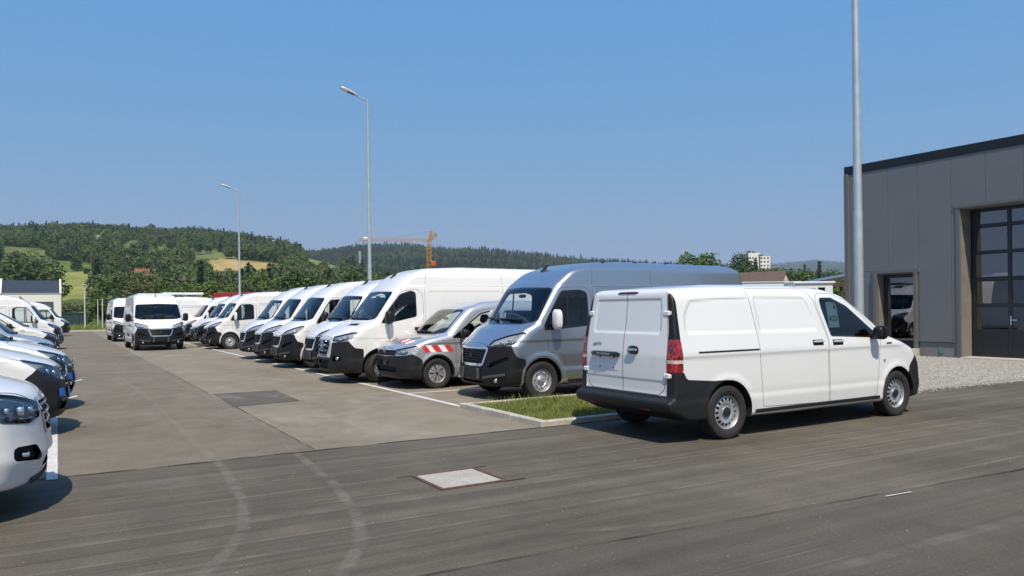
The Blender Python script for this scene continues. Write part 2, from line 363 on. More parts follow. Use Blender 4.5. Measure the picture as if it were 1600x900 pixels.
# ---------------------------------------------------------------- vehicles
class Tpl:
    def __init__(s): s.p = []
    def add(s, name, me, parent=None, loc=(0, 0, 0), rz=0., paint=False, opt=None, rx=0.):
        if me is None: return None
        s.p.append((name, me, parent, loc, rz, paint, opt, rx)); return len(s.p)-1
def place(t, name, label, cat, x, y, rz, paint=None, group=None, z=0., opts=(), skip=(), steer=0., yaw=0.):
    root = thing(name, label, cat, (x, y, z), rz+math.radians(yaw), group); objs = []
    for (n, me, par, loc, r, pa, opt, rx) in t.p:
        if (opt and opt not in opts) or n in skip or (n == 'mirror_cap' and 'white_mirror' in opts) or (par is not None and objs[par] is None): objs.append(None); continue
        o = bpy.data.objects.new(n, me); COL.objects.link(o); o.parent = root if par is None else objs[par]
        o.location = loc; o.rotation_euler = (rx, 0, r + (steer if n == 'wheel' and loc[0] > -1.6 else 0))
        if paint and pa: o.material_slots[0].link = 'OBJECT'; o.material_slots[0].material = MAT[paint]
        objs.append(o)
    return root
def text_mesh(txt, size, m, depth=.002):
    cu = bpy.data.curves.new('lettering', 'FONT'); cu.body = txt; cu.size = size; cu.extrude = depth; cu.align_x = 'CENTER'; cu.align_y = 'CENTER'; cu.resolution_u = 2
    o = bpy.data.objects.new('lettering', cu); COL.objects.link(o); dg = bpy.context.evaluated_depsgraph_get()
    me = bpy.data.meshes.new_from_object(o.evaluated_get(dg)); bpy.data.objects.remove(o); bpy.data.curves.remove(cu)
    me.materials.clear(); me.materials.append(MAT[m]); me.name = 'lettering'; return me
def turned(me, R):
    me.transform(R.to_4x4()); return me
_wh = {}
def wheel_parts(r, w, style):
    """hub at the origin, outer face towards +y"""
    key = (r, w, style)
    if key in _wh: return _wh[key]
    ri = r*{'vito': .66, 'boxer': .63, 'caddy': .645, 'sprinter': .64}[style]; h = w/2
    g = Geo(); pr = [(ri-.012, -h*.8), (ri+.005, -h*.95), (ri+.03, -h*1.0), (r*.86, -h*1.05), (r*.95, -h*.97), (r*.985, -h*.78)]
    for k in range(5):                                        # tread with four grooves
        a, b = -h*.78+h*1.56*k/5, -h*.78+h*1.56*(k+1)/5
        pr += [(r, a+.004), (r, b-.010)]
        if k < 4: pr += [(r-.010, b-.008), (r-.010, b-.001)]
    pr += [(r*.985, h*.78), (r*.95, h*.97), (r*.86, h*1.05), (r*.80, h*1.045), (r*.795, h*1.03), (ri+.03, h*1.0), (ri+.005, h*.95), (ri-.012, h*.8)]
    g.lathe(pr, 56); tyre = g.mesh('tyre', 'rubber', 40)
    yo = h*.86
    # rim: barrel + dished disc with openings
    g = Geo(); g.lathe([(ri-.004, -h*.8), (ri-.02, -h*.5), (ri-.022, h*.55), (ri-.012, yo-.012), (ri+.008, yo), (ri+.012, yo-.004), (ri+.004, yo-.02)], 56); barrel = g
    n_r, n_a = 22, 160
    if style == 'vito': prof = lambda q: np.interp(q, [0, .1, .24, .30, .42, .52, .70, .80, .92, 1], [.02, .02, .02, -.010, -.012, .0, .004, -.004, -.018, -.022])
    elif style == 'caddy': prof = lambda q: np.interp(q, [0, .12, .25, .6, .9, 1], [.0, .0, .006, .004, -.002, -.008])
    else: prof = lambda q: np.interp(q, [0, .16, .2, .27, .36, .5, .62, .78, .9, 1], [.03, .03, .005, .0, -.022, -.03, -.008, -.006, -.025, -.03])
    qs = np.linspace(.02, 1, n_r); an = np.linspace(0, 2*np.pi, n_a, endpoint=False)
    Q, A = np.meshgrid(qs, an, indexing='ij'); R = Q*(ri-.016)
    V = np.stack([R*np.cos(A), yo-.02+prof(Q), R*np.sin(A)], -1).reshape(-1, 3)
    T = []
    for i in range(n_r-1):
        for k in range(n_a):
            a, b, c, d = i*n_a+k, (i+1)*n_a+k, (i+1)*n_a+(k+1) % n_a, i*n_a+(k+1) % n_a; T += [(a, c, b), (a, d, c)]
    B = Body.__new__(Body); B.f = None; B.V = V; B.T = np.array(T); B.tag = np.zeros(len(T), int); B.names = ['body']
    rr = ri-.016
    def hole(V):
        x, z = V[:, 0], V[:, 2]; a = np.arctan2(z, x); q = np.hypot(x, z)
        if style == 'vito': n = 16; da = (a*n/(2*np.pi)+.5) % 1-.5; return np.hypot(da*2*np.pi/n*q, (q-rr*.77)*.85)-rr*.088
        if style == 'caddy':                                   # five pairs of spokes with slots between
            n = 10; da = ((a*n/(2*np.pi)+.5) % 1-.5)*2*np.pi/n*q; wd = np.where((np.floor(a*n/(2*np.pi)+.5).astype(int) % 2) == 0, .085, .030)*rr*(.25+q/rr*.9)
            return np.maximum(np.abs(da)-wd, np.maximum(rr*.30-q, q-rr*.90))
        n = 8; da = (a*n/(2*np.pi)+.5) % 1-.5; return np.hypot(da*2*np.pi/n*q, (q-rr*.70)*1.1)-rr*.075
    B.cut('gone', hole)
    g = barrel; keep = B.T[B.tag == 0]; g.add(B.V, keep.tolist())
    rim = g.mesh('wheel', 'steel_rim', 40)
    g = Geo(); g.lathe([(.001, -h*.1), (ri*.93, -h*.1), (ri*.93, -h*.3)], 32); drum = g.mesh('brake_drum', 'brake_dark', 40)
    g = Geo(); cr = {'vito': .30, 'caddy': .16, 'boxer': .2, 'sprinter': .24}[style]*rr
    g.lathe([(.001, yo+.008), (cr*.6, yo+.007), (cr*.93, yo+.002), (cr, yo-.015)], 28)
    if style in ('boxer',):
        for k in range(5): a = 2*math.pi*k/5; g.lathe([(.001, yo+.012), (.008, yo+.011), (.011, yo-.02)], 8, c=(rr*.30*math.cos(a), 0, rr*.30*math.sin(a)))
    hub = g.mesh('hub_cap', 'dark_hub' if style in ('vito', 'caddy', 'sprinter') else 'steel_rim', 40)
    _wh[key] = (rim, tyre, drum, hub); return _wh[key]

def vehicle(S):
    """S: dictionary describing one kind of van or car; nose at x=0 looking along +x"""
    L, hw = S['L'], S['hw']; t = Tpl(); P = Tab(fillet(S['prof'])); Q = Tab(fillet(S['sect'])); b2, b4, bt = S['bow']; r2 = S['bowr']; k0 = S.get('k', .1)
    xf, xr = S['axles']; R, zc = S['arch']
    dis = [(Tab(fillet(p), .015, .2), dep, ed) for p, dep, ed in S.get('recess', [])]; rdis = [(Tab(fillet(p), .015, .2), dep, ed) for p, dep, ed in S.get('rear_recess', [])]
    def f(x, y, z):
        ay = np.abs(y); w = sstep(-L*.62, -L*.42, x); sc = 1-(1-bt)*sstep(.9, 1.5, z)
        xs = x + w*sc*(b2*ay**2+b4*ay**4) - (1-w)*(r2*ay**2+r2*.9*ay**4)
        d2 = Q(ay + S.get('taper', .05)*sstep(-1.3, 0, x)**1.5 + S.get('rtaper', .03)*sstep(-L+1.6, -L, x), z)
        for tb, dep, ed in dis:
            d2 = d2 + dep*sstep(0, -ed, tb(x, z))*(ay > .4)
        d1 = P(xs, z)
        for tb, dep, ed in rdis: d1 = d1 + dep*sstep(0, -ed, tb(ay, z))*(x < -L*.8)
        for (za, zb, am) in S.get('crease', []): d2 = d2 - am*sstep(za, zb, z)*(ay > .4)
        for xw in (xf, xr):
            rr = np.hypot(x-xw, z-zc); d2 = d2 - S.get('flare', .015)*np.exp(-((rr-R-.02)/.05)**2)*(ay > .4)
        return smax(d1, d2, k0*w+S.get('kr', k0)*(1-w))
    B = Body(f, (-L-.12, -hw-.12, .08), (.12, hw+.12, S['H']+.1), S.get('h', .035)); t.B = B
    sside = lambda V, N: np.abs(N[:, 1]) > .3
    sfront = lambda V, N: (N[:, 0] > .08) & (V[:, 0] > -2.6)
    srear = lambda V, N: (N[:, 0] < -.3) & (V[:, 0] < -L*.75)
    sd_side = lambda poly: (lambda V: polysd(poly, V[:, 0], V[:, 2])); sd_front = lambda poly: (lambda V: polysd(poly, np.abs(V[:, 1]), V[:, 2]))
    sd_corner = lambda poly: (lambda V: polysd(poly, np.abs(V[:, 1])-V[:, 0], V[:, 2]))
    # wheel arches first
    for xw in (xf, xr):
        B.cut('gone', lambda V: np.minimum(np.hypot(V[:, 0]-xw, V[:, 2]-zc)-R, np.maximum(np.abs(V[:, 0]-xw)-R, V[:, 2]-zc)), lambda V, N: np.abs(V[:, 1]) > hw*.5)
    B.cut('underbody', lambda V: V[:, 2]-S.get('under', .235), lambda V, N: N[:, 2] < -.3, ['body'])
    fb = fillet(S['fbumper']); B.cut('front_bumper', sd_corner(fb), lambda V, N: V[:, 0] > -1.6, ['body'])
    if 'rbumper' in S: rb = fillet(S['rbumper']); B.cut('rear_bumper', sd_side(rb), lambda V, N: V[:, 0] < -L*.6, ['body'])
    if 'hood' in S: hp = fillet(S['hood']); B.cut('bonnet', lambda V: polysd(hp, V[:, 0], np.abs(V[:, 1])), lambda V, N: (N[:, 2] > .25) & (V[:, 0] > -1.3), ['body'])
    for nm, poly in S['doors']: pl = fillet(poly); B.cut(nm, sd_side(pl), sside, ['body'])
    if 'rdoor' in S: rp = fillet(S['rdoor']); B.cut('rear_door', lambda V: polysd(rp, np.abs(V[:, 1]), V[:, 2]), srear, ['body'])
    for nm, fn, sel in S.get('extra', []): B.cut(nm, fn, sel, ['body', 'rear_bumper', 'rear_door', 'corner_pillar', 'tail_light'] if nm == 'reversing_light' else ['body', 'rear_bumper', 'rear_door', 'corner_pillar'])
    hl = fillet(S['headlight']); B.cut('headlight', sd_corner(hl), lambda V, N: V[:, 0] > -1.2, ['body', 'front_bumper', 'bonnet'])
    if 'grille' in S:
        gp = fillet(S['grille']); B.cut('grille_frame', sd_front(gp), sfront, ['body', 'front_bumper', 'bonnet']); B.cut('grille', lambda V: polysd(gp, np.abs(V[:, 1]), V[:, 2])+S.get('gframe', .04), sfront, ['grille_frame'])
    for poly in S.get('intakes', []): ip = fillet(poly); B.cut('air_intake', sd_front(ip), sfront, ['front_bumper', 'body'])
    ws = fillet(S['windscreen']); B.cut('windscreen_seal', sd_front(ws), sfront, ['body', 'bonnet']); B.cut('windscreen', lambda V: polysd(ws, np.abs(V[:, 1]), V[:, 2])+.035, sfront, ['windscreen_seal'])
    for poly in S['windows']: wp = fillet(poly); B.cut('window_seal', sd_side(wp), sside, ['body']+[d[0] for d in S['doors']]); B.cut('window', lambda V: polysd(wp, V[:, 0], V[:, 2])+.028, sside, ['window_seal'])
    N = B.N(True); pt = S.get('paint', 'white_paint')
    t.add('body', B.part('body', pt, 0, N), paint=True)
    t.add('underbody', B.part('underbody', 'black_matte', 0, N)); t.add('front_bumper', B.part('front_bumper', S.get('bmat', 'plastic_grey'), 0, N), paint=S.get('bmat') == pt)
    if 'rbumper' in S: t.add('rear_bumper', B.part('rear_bumper', 'plastic_grey', 0, N))
    if 'hood' in S: bon = t.add('bonnet', B.part('bonnet', pt, 0, N), paint=True)
    doors = {}
    for nm, _ in S['doors']:
        for sg in (1, -1):
            i = t.add(nm, B.part(nm, pt, sg, N), paint=True); doors[nm, sg] = i
    if 'rdoor' in S:
        for sg in (1, -1): doors['rear_door', sg] = t.add('rear_door', B.part('rear_door', pt, sg, N), paint=True)
    for nm, m in S.get('extra_mat', {}).items():
        for sg in (1, -1): t.add(nm, B.part(nm, m, sg, N))
    wsi = t.add('windscreen', B.part('windscreen', 'window_glass', 0, N)); t.add('seal', B.part('windscreen_seal', 'black_gloss', 0, N), wsi)
    for sg in (1, -1):
        i = t.add('side_window', B.part('window', 'window_glass', sg, N)); t.add('seal', B.part('window_seal', 'black_gloss', sg, N), i)
    if 'grille' in S:
        gi = t.add('grille', B.part('grille', 'black_matte', 0, N, off=-.025)); t.add('frame', B.part('grille_frame', S.get('gmat', 'chrome'), 0, N, off=.006), gi)
        zs = [p[1] for p in S['grille']]; ys = max(p[0] for p in S['grille'])
        g = Geo(); zz = np.linspace(min(zs)+.06, max(zs)-.06, S.get('slats', 5))
        for z in zz:
            yy = np.linspace(-ys, ys, 25); yy = yy[polysd(gp, np.abs(yy), np.full(25, z)) < -.035]
            if len(yy) > 3:
                pts, nn = B.front(yy, np.full(len(yy), z), -.008); g.tube(pts.tolist(), S.get('slat_r', .011), 6)
        t.add('slats', g.mesh('slats', S.get('slatmat', 'plastic'), 40), gi)
        if S.get('emblem'): emblem(t, gi, B, S['emblem'])
    if 'air_intake' in B.names:
        for sg in (1, -1): t.add('air_intake', B.part('air_intake', 'black_matte', sg, N, off=-.05))
    # headlights: clear lens over a dark bowl with reflectors
    for sg in (1, -1):
        i = t.add('headlight', B.part('headlight', 'lens_glass', sg, N, off=.003))
        t.add('housing', B.part('headlight', 'lamp_dark', sg, N, off=-.035), i)
        g = Geo()
        for (y, z, rad) in S['lamps']:
            c, nn = B.front([sg*y], [z], -.020); g.blob(c[0], (rad*.45, rad*1.2, rad*.62), 14, 8, 5)
        t.add('reflector', g.mesh('reflector', 'reflector', 40), i)
        g = Geo()
        lp = resample(np.array(S['lampstrip']), .04); pts = []
        c, nn = B.front(sg*lp[:, 0], lp[:, 1], -.012); V, F = ribbon(c, nn, .035, raise_=.006); g.add(V, F)
        t.add('lamp_trim', g.mesh('lamp_trim', 'reflector', 40), i)
    # seams
    for sg in (1, -1):
        for nm, poly in S['doors']:
            if doors.get((nm, sg)) is None: continue
            q = resample(fillet(poly), .05, True); ok = np.ones(len(q), bool)
            pts, nn = B.side(q[:, 0], q[:, 1], sg, .0015); V, F = ribbon(pts, nn, S.get('seamw', .008)); g = Geo(); g.add(V, F); t.add('door_seam', g.mesh('door_seam', 'seam', None), doors[nm, sg])
        g = Geo(); n0 = 0
        for pl in S.get('seams', []):
            q = resample(pl, .05); pts, nn = B.side(q[:, 0], q[:, 1], sg, .0015); V, F = ribbon(pts, nn, S.get('seamw', .008)*.8); g.add(V, F); n0 += 1
        if n0: t.add('panel_seam', g.mesh('panel_seam', 'seam', None))
        for nm, x, z in S.get('handles', []):
            if doors.get((nm, sg)) is None: continue
            hl_ = S.get('handle_len', .19); q = np.linspace(-hl_/2, hl_/2, 9); pts, nn = B.side(x+q, np.full(9, z), sg, .004); V, F = ribbon(pts, nn, .075); g = Geo(); g.add(V, F)
            i = t.add('handle_recess', g.mesh('handle_recess', 'black_matte', None), doors[nm, sg])
            pts, nn = B.side(x+q, np.full(9, z+.008), sg, .022); g = Geo(); g.tube(pts.tolist(), [.010, .014, .016, .016, .016, .016, .016, .014, .010], 8); t.add('handle', g.mesh('handle', S.get('hmat', 'black_gloss'), 50), doors[nm, sg])
    if 'hood' in S:
        g = Geo(); q = resample(fillet(S['hood']), .04); q = q[(q[:, 1] > -.001)]
        for sg in (1, -1):
            pts, nn = B.top(q[:, 0], sg*q[:, 1], .0015); V, F = ribbon(pts, nn, .009); g.add(V, F)
        t.add('bonnet_seam', g.mesh('bonnet_seam', 'seam', None), bon)
    # wheels and wells
    wr, ww = S['wheel'][:2]; rim, tyre, drum, hub = wheel_parts(wr, ww, S['wheel'][2])
    for xw in (xf, xr):
        for sg in (1, -1):
            a = np.radians(np.linspace(-18, 198, 40)); x = xw+(R+.004)*np.cos(a); z = zc+(R+.004)*np.sin(a); ok = z > .2; x, z = x[ok], z[ok]
            pts, nn = B.side(x, z, sg, 0); yi = np.full(len(x), sg*(hw-.46)); n = len(x)
            V = np.concatenate([pts, np.stack([x, yi, z], 1), [[xw, sg*(hw-.46), zc]]]); F = [[i, i+1, n+i+1, n+i] for i in range(n-1)] + [[n+i, n+i+1, 2*n] for i in range(n-1)]
            g = Geo(); g.add(V, F); well = g.mesh('wheel_arch', 'black_matte', 60); t.add('wheel_arch', well)
            if S.get('lipw', .03) > 0: V, F = ribbon(pts, nn, S.get('lipw', .03), raise_=.006); g = Geo(); g.add(V, F); t.add('arch_lip', g.mesh('arch_lip', S.get('lipmat', pt), 60), paint=S.get('lipmat', pt) == pt)
            wy = sg*(hw-ww/2-.035); i = t.add('wheel', rim, None, (xw, wy, wr), 0. if sg > 0 else math.pi)
            t.add('tyre', tyre, i); t.add('brake_drum', drum, i); t.add('hub_cap', hub, i)
    # cabin
    D = S['cabin']; bx, bz = D['base']; g = Geo()
    g.prism([(bx+.12, bz-.05), (bx-.18, bz-.02), (bx-.42, bz-.06), (bx-.50, bz-.25), (bx-.35, .55), (bx+.1, .55)], -hw*.86, hw*.86); g.box((bx-.3, .36, bz-.01), (.22, .34, .07), .03)
    t.add('dashboard', g.mesh('dashboard', 'interior', 30))
    for y in D['seats']:
        sx, sz = D['sx'], D['sz']; g = Geo(); R_ = Matrix.Rotation(-.22, 3, 'Y')
        g.box((sx+.22, y, sz), (.52, .48, .16), .05); g.box((sx-.10, y, sz+.36), (.15, .48, .66), .06, R_); i = t.add('seat', g.mesh('seat', 'seat_cloth', 40))
        g = Geo(); g.box((sx-.20, y, sz+.80), (.10, .27, .19), .04, R_); t.add('headrest', g.mesh('headrest', 'seat_cloth', 40), i)
    g = Geo(); a = np.linspace(0, 2*math.pi, 25); c = Vector((bx-.62, .38, bz-.13)); R_ = Matrix.Rotation(1.05, 3, 'Y')
    g.tube([c + R_ @ Vector((.19*math.cos(q), .19*math.sin(q), 0)) for q in a], .016, 6, False); g.tube([c+R_ @ Vector((0, -.18, 0)), c+R_ @ Vector((0, .18, 0))], .02, 6); g.tube([c, c+Vector((.3, 0, -.12))], .035, 6)
    t.add('steering_wheel', g.mesh('steering_wheel', 'interior', 50))
    if D.get('bulk'):
        q = D['bulk']; g = Geo(); g.box((q, 0, .95), (.03, hw*1.72, 1.3 if S['H'] > 2.2 else .9), .01); g.box((q, 0, (S['H']-.45)), (.03, hw*1.5, .5), .01); t.add('bulkhead', g.mesh('bulkhead', 'bulkhead', 30))
    g = Geo(); c, nn = B.front([0.], [D['mirz']], -.10); g.blob(c[0], (.03, .12, .035), 10, 6, 3); t.add('inside_mirror', g.mesh('inside_mirror', 'black_gloss', 40))
    # door mirrors
    mx, mz, mh, mw, md = S['mirror']
    for sg in (1, -1):
        pts, nn = B.side([mx-.02], [mz-mh*.32], sg, 0); y0 = float(pts[0][1]); g = Geo(); g.tube([(mx-.02, y0-sg*.02, mz-mh*.30), (mx-.03, y0+sg*.09, mz-mh*.30)], .035, 8); g.blob((mx-.04, y0+sg*(.05+mw*.5), mz), (md*.8, mw*.46, mh*.47), 14, 9, 3.2)
        i = t.add('door_mirror', g.mesh('door_mirror', 'plastic', 50)); g = Geo(); g.blob((mx-.005, y0+sg*(.055+mw*.5), mz), (md*.85, mw*.5, mh*.51), 14, 9, 3.2)
        V = np.array(g.V); keep = [q for q in g.F if V[q][:, 0].mean() > mx-.01-md*.2]; g.F = keep
        t.add('mirror_cap', mkmesh('mirror_cap', g.V, g.F, S.get('mirmat', 'plastic'), 60), i, opt=None); g2 = Geo(); g2.add(g.V, keep); t.add('mirror_cover', g2.mesh('mirror_cover', 'white_paint', 60), i, opt='white_mirror')
    # wipers
    g = Geo()
    for (ya, za, yb, zb) in S.get('wipers', []):
        q = resample(np.array([(ya, za), (yb, zb)]), .06); c, nn = B.front(q[:, 0], q[:, 1], .022); g.tube(c.tolist(), .012, 6)
    if g.V: t.add('wiper', g.mesh('wiper', 'black_matte', 40))
    # roof aerial
    if 'aerial' in S:
        x = S['aerial']; c, _ = B.top([x], [0.], 0.); z = float(c[0][2]); g = Geo(); g.prism([(x+.06, z-.01), (x-.05, z-.01), (x-.13, z+.13), (x-.10, z+.13)], -.014, .014); t.add('aerial', g.mesh('aerial', 'black_matte', 30))
    # paper on the dashboard
    for k, (px, py, pw, ph) in enumerate(S.get('papers', [])):
        g = Geo(); g.box((px+.06, py, bz+.10), (ph, pw, .002), 0, Matrix.Rotation(-.55, 3, 'Y')); t.add('paper_sheet', g.mesh('paper_sheet', 'paper', None), opt='paper')
    return t
def emblem(t, gi, B, spec):
    kind, z, r = spec; c, nn = B.front([0.], [z], .02); c = c[0]; g = Geo()
    a = np.linspace(0, 2*math.pi, 33); ring = [(c[0], c[1]+r*math.cos(q), c[2]+r*math.sin(q)) for q in a]
    if kind == 'star':
        g.tube(ring, r*.10, 6, False)
        for q in (90, 210, 330): q = math.radians(q); g.tube([c, (c[0], c[1]+r*math.cos(q), c[2]+r*math.sin(q))], [r*.20, r*.05], 6)
    elif kind == 'vw':
        g.tube(ring, r*.10, 6, False); P2 = lambda y, z: (c[0], c[1]+y*r, c[2]+z*r)
        g.tube([P2(-.45, .85), P2(0, .1), P2(.45, .85)], r*.10, 6); g.tube([P2(-.85, .45), P2(-.38, -.85), P2(0, 0), P2(.38, -.85), P2(.85, .45)], r*.10, 6)
    else:
        P2 = lambda y, z: (c[0], c[1]+y*r, c[2]+z*r)
        g.tube([P2(-.5, -.9), P2(-.1, -.2), P2(-.3, .3), P2(.1, .8), P2(.5, .7)], [r*.2, r*.28, r*.26, r*.25, r*.1], 6); g.tube([P2(-.1, 0), P2(.6, .2)], r*.14, 6); g.tube([P2(0, -.3), P2(.55, -.6)], r*.14, 6)
    t.add('emblem', g.mesh('emblem', 'chrome' if kind != 'lion' else 'trim_grey', 50), gi)
# ---------------------------------------------------------------- the kinds of vehicle in the yard
def mid_van():
    L = 5.36
    pil = fillet([(-5.45, .86), (-5.07, .86, .03), (-5.09, 1.25), (-5.075, 1.70, .06), (-5.10, 1.80, .03), (-5.45, 1.84)])
    lamp = fillet([(-5.45, .86), (-5.07, .86, .03), (-5.09, 1.25, .02), (-5.45, 1.25)])
    corner = lambda poly: (lambda V: np.maximum(polysd(poly, V[:, 0], V[:, 2]), (.795-.065*sstep(1.25, 1.85, V[:, 2]))-np.abs(V[:, 1])))
    back = lambda V, N: V[:, 0] < -4.9
    S = dict(L=L, hw=.964, H=1.93, h=.026, k=.09, taper=.05, rtaper=.02, kr=.045, bow=(.13, .26, .55), bowr=.02, axles=(-.90, -4.345), arch=(.385, .345), flare=.012, lipw=0, seamw=.0055,
        prof=[(0, .42, .12), (-.06, .24, .08), (-.55, .20, .1), (-5.0, .26, .1), (-5.15, .34, .1), (-5.335, .40, .08), (-5.35, .51, .04), (-5.25, .555, .02), (-5.24, .62, .03), (-5.23, 1.05, .6), (-5.13, 1.86, .10), (-4.3, 1.915, 2), (-2.9, 1.92, 2), (-2.25, 1.87, .8), (-1.85, 1.765, .5), (-.92, 1.20, .25), (-.5, 1.09, .6), (-.16, .97, .25), (-.03, .75, .2)],
        sect=[(-.6, .05), (.80, .16, .06), (.945, .28, .08), (.964, .60, .5), (.952, 1.08, .4), (.82, 1.74, .5), (.745, 1.865, .11), (.45, 1.96, .6), (0, 2.05), (-.6, 2.05)],
        recess=[([(-5.02, 1.30, .08), (-4.98, 1.55, .1), (-4.86, 1.73, .12), (-3.84, 1.765, .03), (-3.80, 1.29, .03)], .015, .04), ([(-3.75, 1.29, .03), (-3.78, 1.765, .03), (-2.78, 1.76, .08), (-2.66, 1.50, .1), (-2.63, 1.28, .04)], .015, .04)],
        rear_recess=[([(-.3, 1.30), (.68, 1.30, .06), (.655, 1.66, .06), (.63, 1.755, .05), (-.3, 1.755)], .013, .04), ([(-.3, .52), (.8, .52), (.8, .765), (-.3, .765)], .009, .045)],
        crease=[(1.04, 1.00, -.010), (.56, .47, .012)], under=.24,
        fbumper=[(-.1, .0), (-.1, .70), (.55, .745), (1.0, .80), (1.24, .925, .03), (1.38, .84, .06), (1.50, .74, .05), (1.6, .62), (1.6, 0)],
        rbumper=[(-5.5, 0), (-5.5, .575), (-5.215, .575, .01), (-5.20, .865, .01), (-5.07, .865, .03), (-5.02, .77, .06), (-4.6, .735, .04), (-4.35, .735), (-4.35, 0)],
        hood=[(-.10, -.1), (-.10, .50, .1), (-.38, .84, .1), (-.98, .87, .05), (-.98, -.1)],
        doors=[('sliding_door', [(-3.86, 1.86, .02), (-3.80, 1.3), (-3.745, .36, .02), (-2.46, .33, .02), (-2.45, 1.2, .3), (-2.62, 1.72, .1), (-2.74, 1.855, .03)]),
               ('front_door', [(-2.44, .33, .03), (-2.43, 1.2, .3), (-2.58, 1.70, .1), (-2.50, 1.80, .1), (-2.20, 1.79, .1), (-1.84, 1.66, .2), (-1.30, 1.20, .1), (-1.33, .9, .3), (-1.42, .34, .03)])],
        windows=[[(-2.37, 1.205, .04), (-2.48, 1.60, .2), (-2.49, 1.735, .05), (-2.23, 1.735, .15), (-1.93, 1.615, .3), (-1.55, 1.345, .2), (-1.27, 1.155, .02)]],
        rdoor=[(-.3, .578), (.68, .578, .05), (.795, .75, .2), (.795, 1.25, .3), (.72, 1.80, .08), (-.3, 1.845)],
        extra=[('corner_pillar', corner(pil), back), ('tail_light', corner(lamp), back), ('reversing_light', corner(fillet([(-5.6, .965), (-5.055, .965), (-5.085, 1.005, .01), (-5.6, 1.01)])), back), ('rear_bumper', corner(fillet([(-5.6, .2), (-5.07, .2), (-5.07, .862, .02), (-5.6, .862)])), back)], extra_mat={'corner_pillar': 'plastic', 'tail_light': 'red_lens', 'reversing_light': 'clear_lens'},
        headlight=[(.52, .81), (.60, .915, .03), (.95, .985), (1.30, 1.045), (1.46, 1.05, .02), (1.30, .945, .05), (1.0, .80, .05), (.70, .765, .04)],
        lamps=[(.60, .86, .05), (.72, .89, .045)], lampstrip=[(.50, .83), (.62, .80), (.78, .85)],
        grille=[(-.6, .93), (.49, .93, .05), (.44, .66, .1), (-.6, .62)], gframe=.03, gmat='black_gloss', slats=3, slat_r=.02, slatmat='black_gloss', emblem=('star', .79, .10),
        intakes=[[(.42, .34), (.72, .36, .04), (.74, .50, .04), (.45, .46, .03)]],
        windscreen=[(-.7, 1.185), (.60, 1.19), (.80, 1.22, .05), (.70, 1.725, .08), (-.7, 1.765)], handles=[('sliding_door', -2.66, 1.135), ('front_door', -2.25, 1.125)], handle_len=.21, hmat='chrome_white',
        seams=[[(-5.17, .79), (-5.17, .80)], [(-1.30, 1.20), (-.95, 1.14), (-.55, 1.03)]], wheel=(.332, .205, 'vito'),
        cabin=dict(base=(-1.0, 1.12), seats=(.40, -.22, -.58), sx=-2.25, sz=.72, bulk=-2.62, mirz=1.62), mirror=(-1.47, 1.235, .19, .165, .085),
        wipers=[(.55, 1.215, -.05, 1.235), (-.08, 1.215, -.62, 1.25)], papers=[(-1.15, .2, .30, .21)])
    t = vehicle(S); B = t.B
    # rear details: centre seam, hinges, handle, plate recess, third brake light, lamp panes
    def rear(y, z, off): return B.front(np.atleast_1d(y), np.atleast_1d(z), off, sg=-1, x0=-6.0)
    def rline(pl, w, m, nm, off=.002, rs=0.):
        q = resample(np.array(pl, float), .04); c, nn = rear(q[:, 0], q[:, 1], off); V, F = ribbon(c, nn, w, raise_=rs); g = Geo(); g.add(V, F); return t.add(nm, g.mesh(nm, m, None))
    rline([(0, .58), (0, 1.83)], .009, 'seam', 'door_seam')
    for sg in (1, -1):
        rline([(sg*.0, .582), (sg*.66, .582), (sg*.74, .64), (sg*.79, .80), (sg*.795, 1.22), (sg*.725, 1.78), (sg*.70, 1.815)], .008, 'seam', 'door_seam')
        for z in (1.56, .815):
            c, nn = rear([sg*.80], [z], .015); g = Geo(); g.box((c[0][0]+.02, sg*(.80-.06*(z > 1.2)), z), (.05, .10, .062), .012); g.box((c[0][0]+.055, sg*(.855-.06*(z > 1.2)), z), (.09, .04, .055), .012); h = t.add('hinge', g.mesh('hinge', 'white_paint', 30), paint=True)
            g = Geo(); g.tube([(c[0][0]+.03, sg*(.875-.06*(z > 1.2)), z-.03), (c[0][0]+.03, sg*(.875-.06*(z > 1.2)), z+.03)], .014, 8); t.add('hinge_pin', g.mesh('hinge_pin', 'dark_hub', 40), h)
        # pale reversing pane set into the tail light
        rline([(sg*.44, .40), (sg*.60, .405)], .03, 'red_lens', 'rear_reflector', .004)
    c, nn = rear([-.20], [1.10], .02); g = Geo(); g.blob((c[0][0]+.012, -.20, 1.105), (.012, .105, .055), 16, 8, 2.6); t.add('handle_recess', g.mesh('handle_recess', 'black_gloss', 50)); g = Geo(); c, nn = rear(np.linspace(-.115, -.29, 7), np.full(7, 1.105), .035); g.tube(c.tolist(), [.012, .016, .018, .018, .018, .016, .012], 8); t.add('rear_handle', g.mesh('rear_handle', 'chrome', 50))
    V, F = gridpatch(lambda u, v: rear(u, v, .003)[0], np.linspace(.07, .63, 12), np.linspace(.83, 1.02, 5)); g = Geo(); g.add(V, F); pl = t.add('plate_panel', g.mesh('plate_panel', 'plate_white', None))
    c, nn = rear(np.linspace(.06, .64, 12), np.full(12, 1.035), .018); g = Geo(); g.tube(c.tolist(), [.022]+[.036]*10+[.022], 8); bar = t.add('plate_light_bar', g.mesh('plate_light_bar', 'black_gloss', 50))
    g = Geo()
    for y in (.18, .47):
        for z in (.86, .99): c, nn = rear([y], [z], .006); g.lathe([(.001, -.006), (.010, -.006), (.010, .004)], 10, 'x', c[0])
    t.add('plate_screws', g.mesh('plate_screws', 'black_matte', None), pl)
    face = Matrix.Rotation(math.pi, 3, 'Z') @ Matrix(((0, 0, 1), (1, 0, 0), (0, 1, 0)))      # letters upright, facing -x
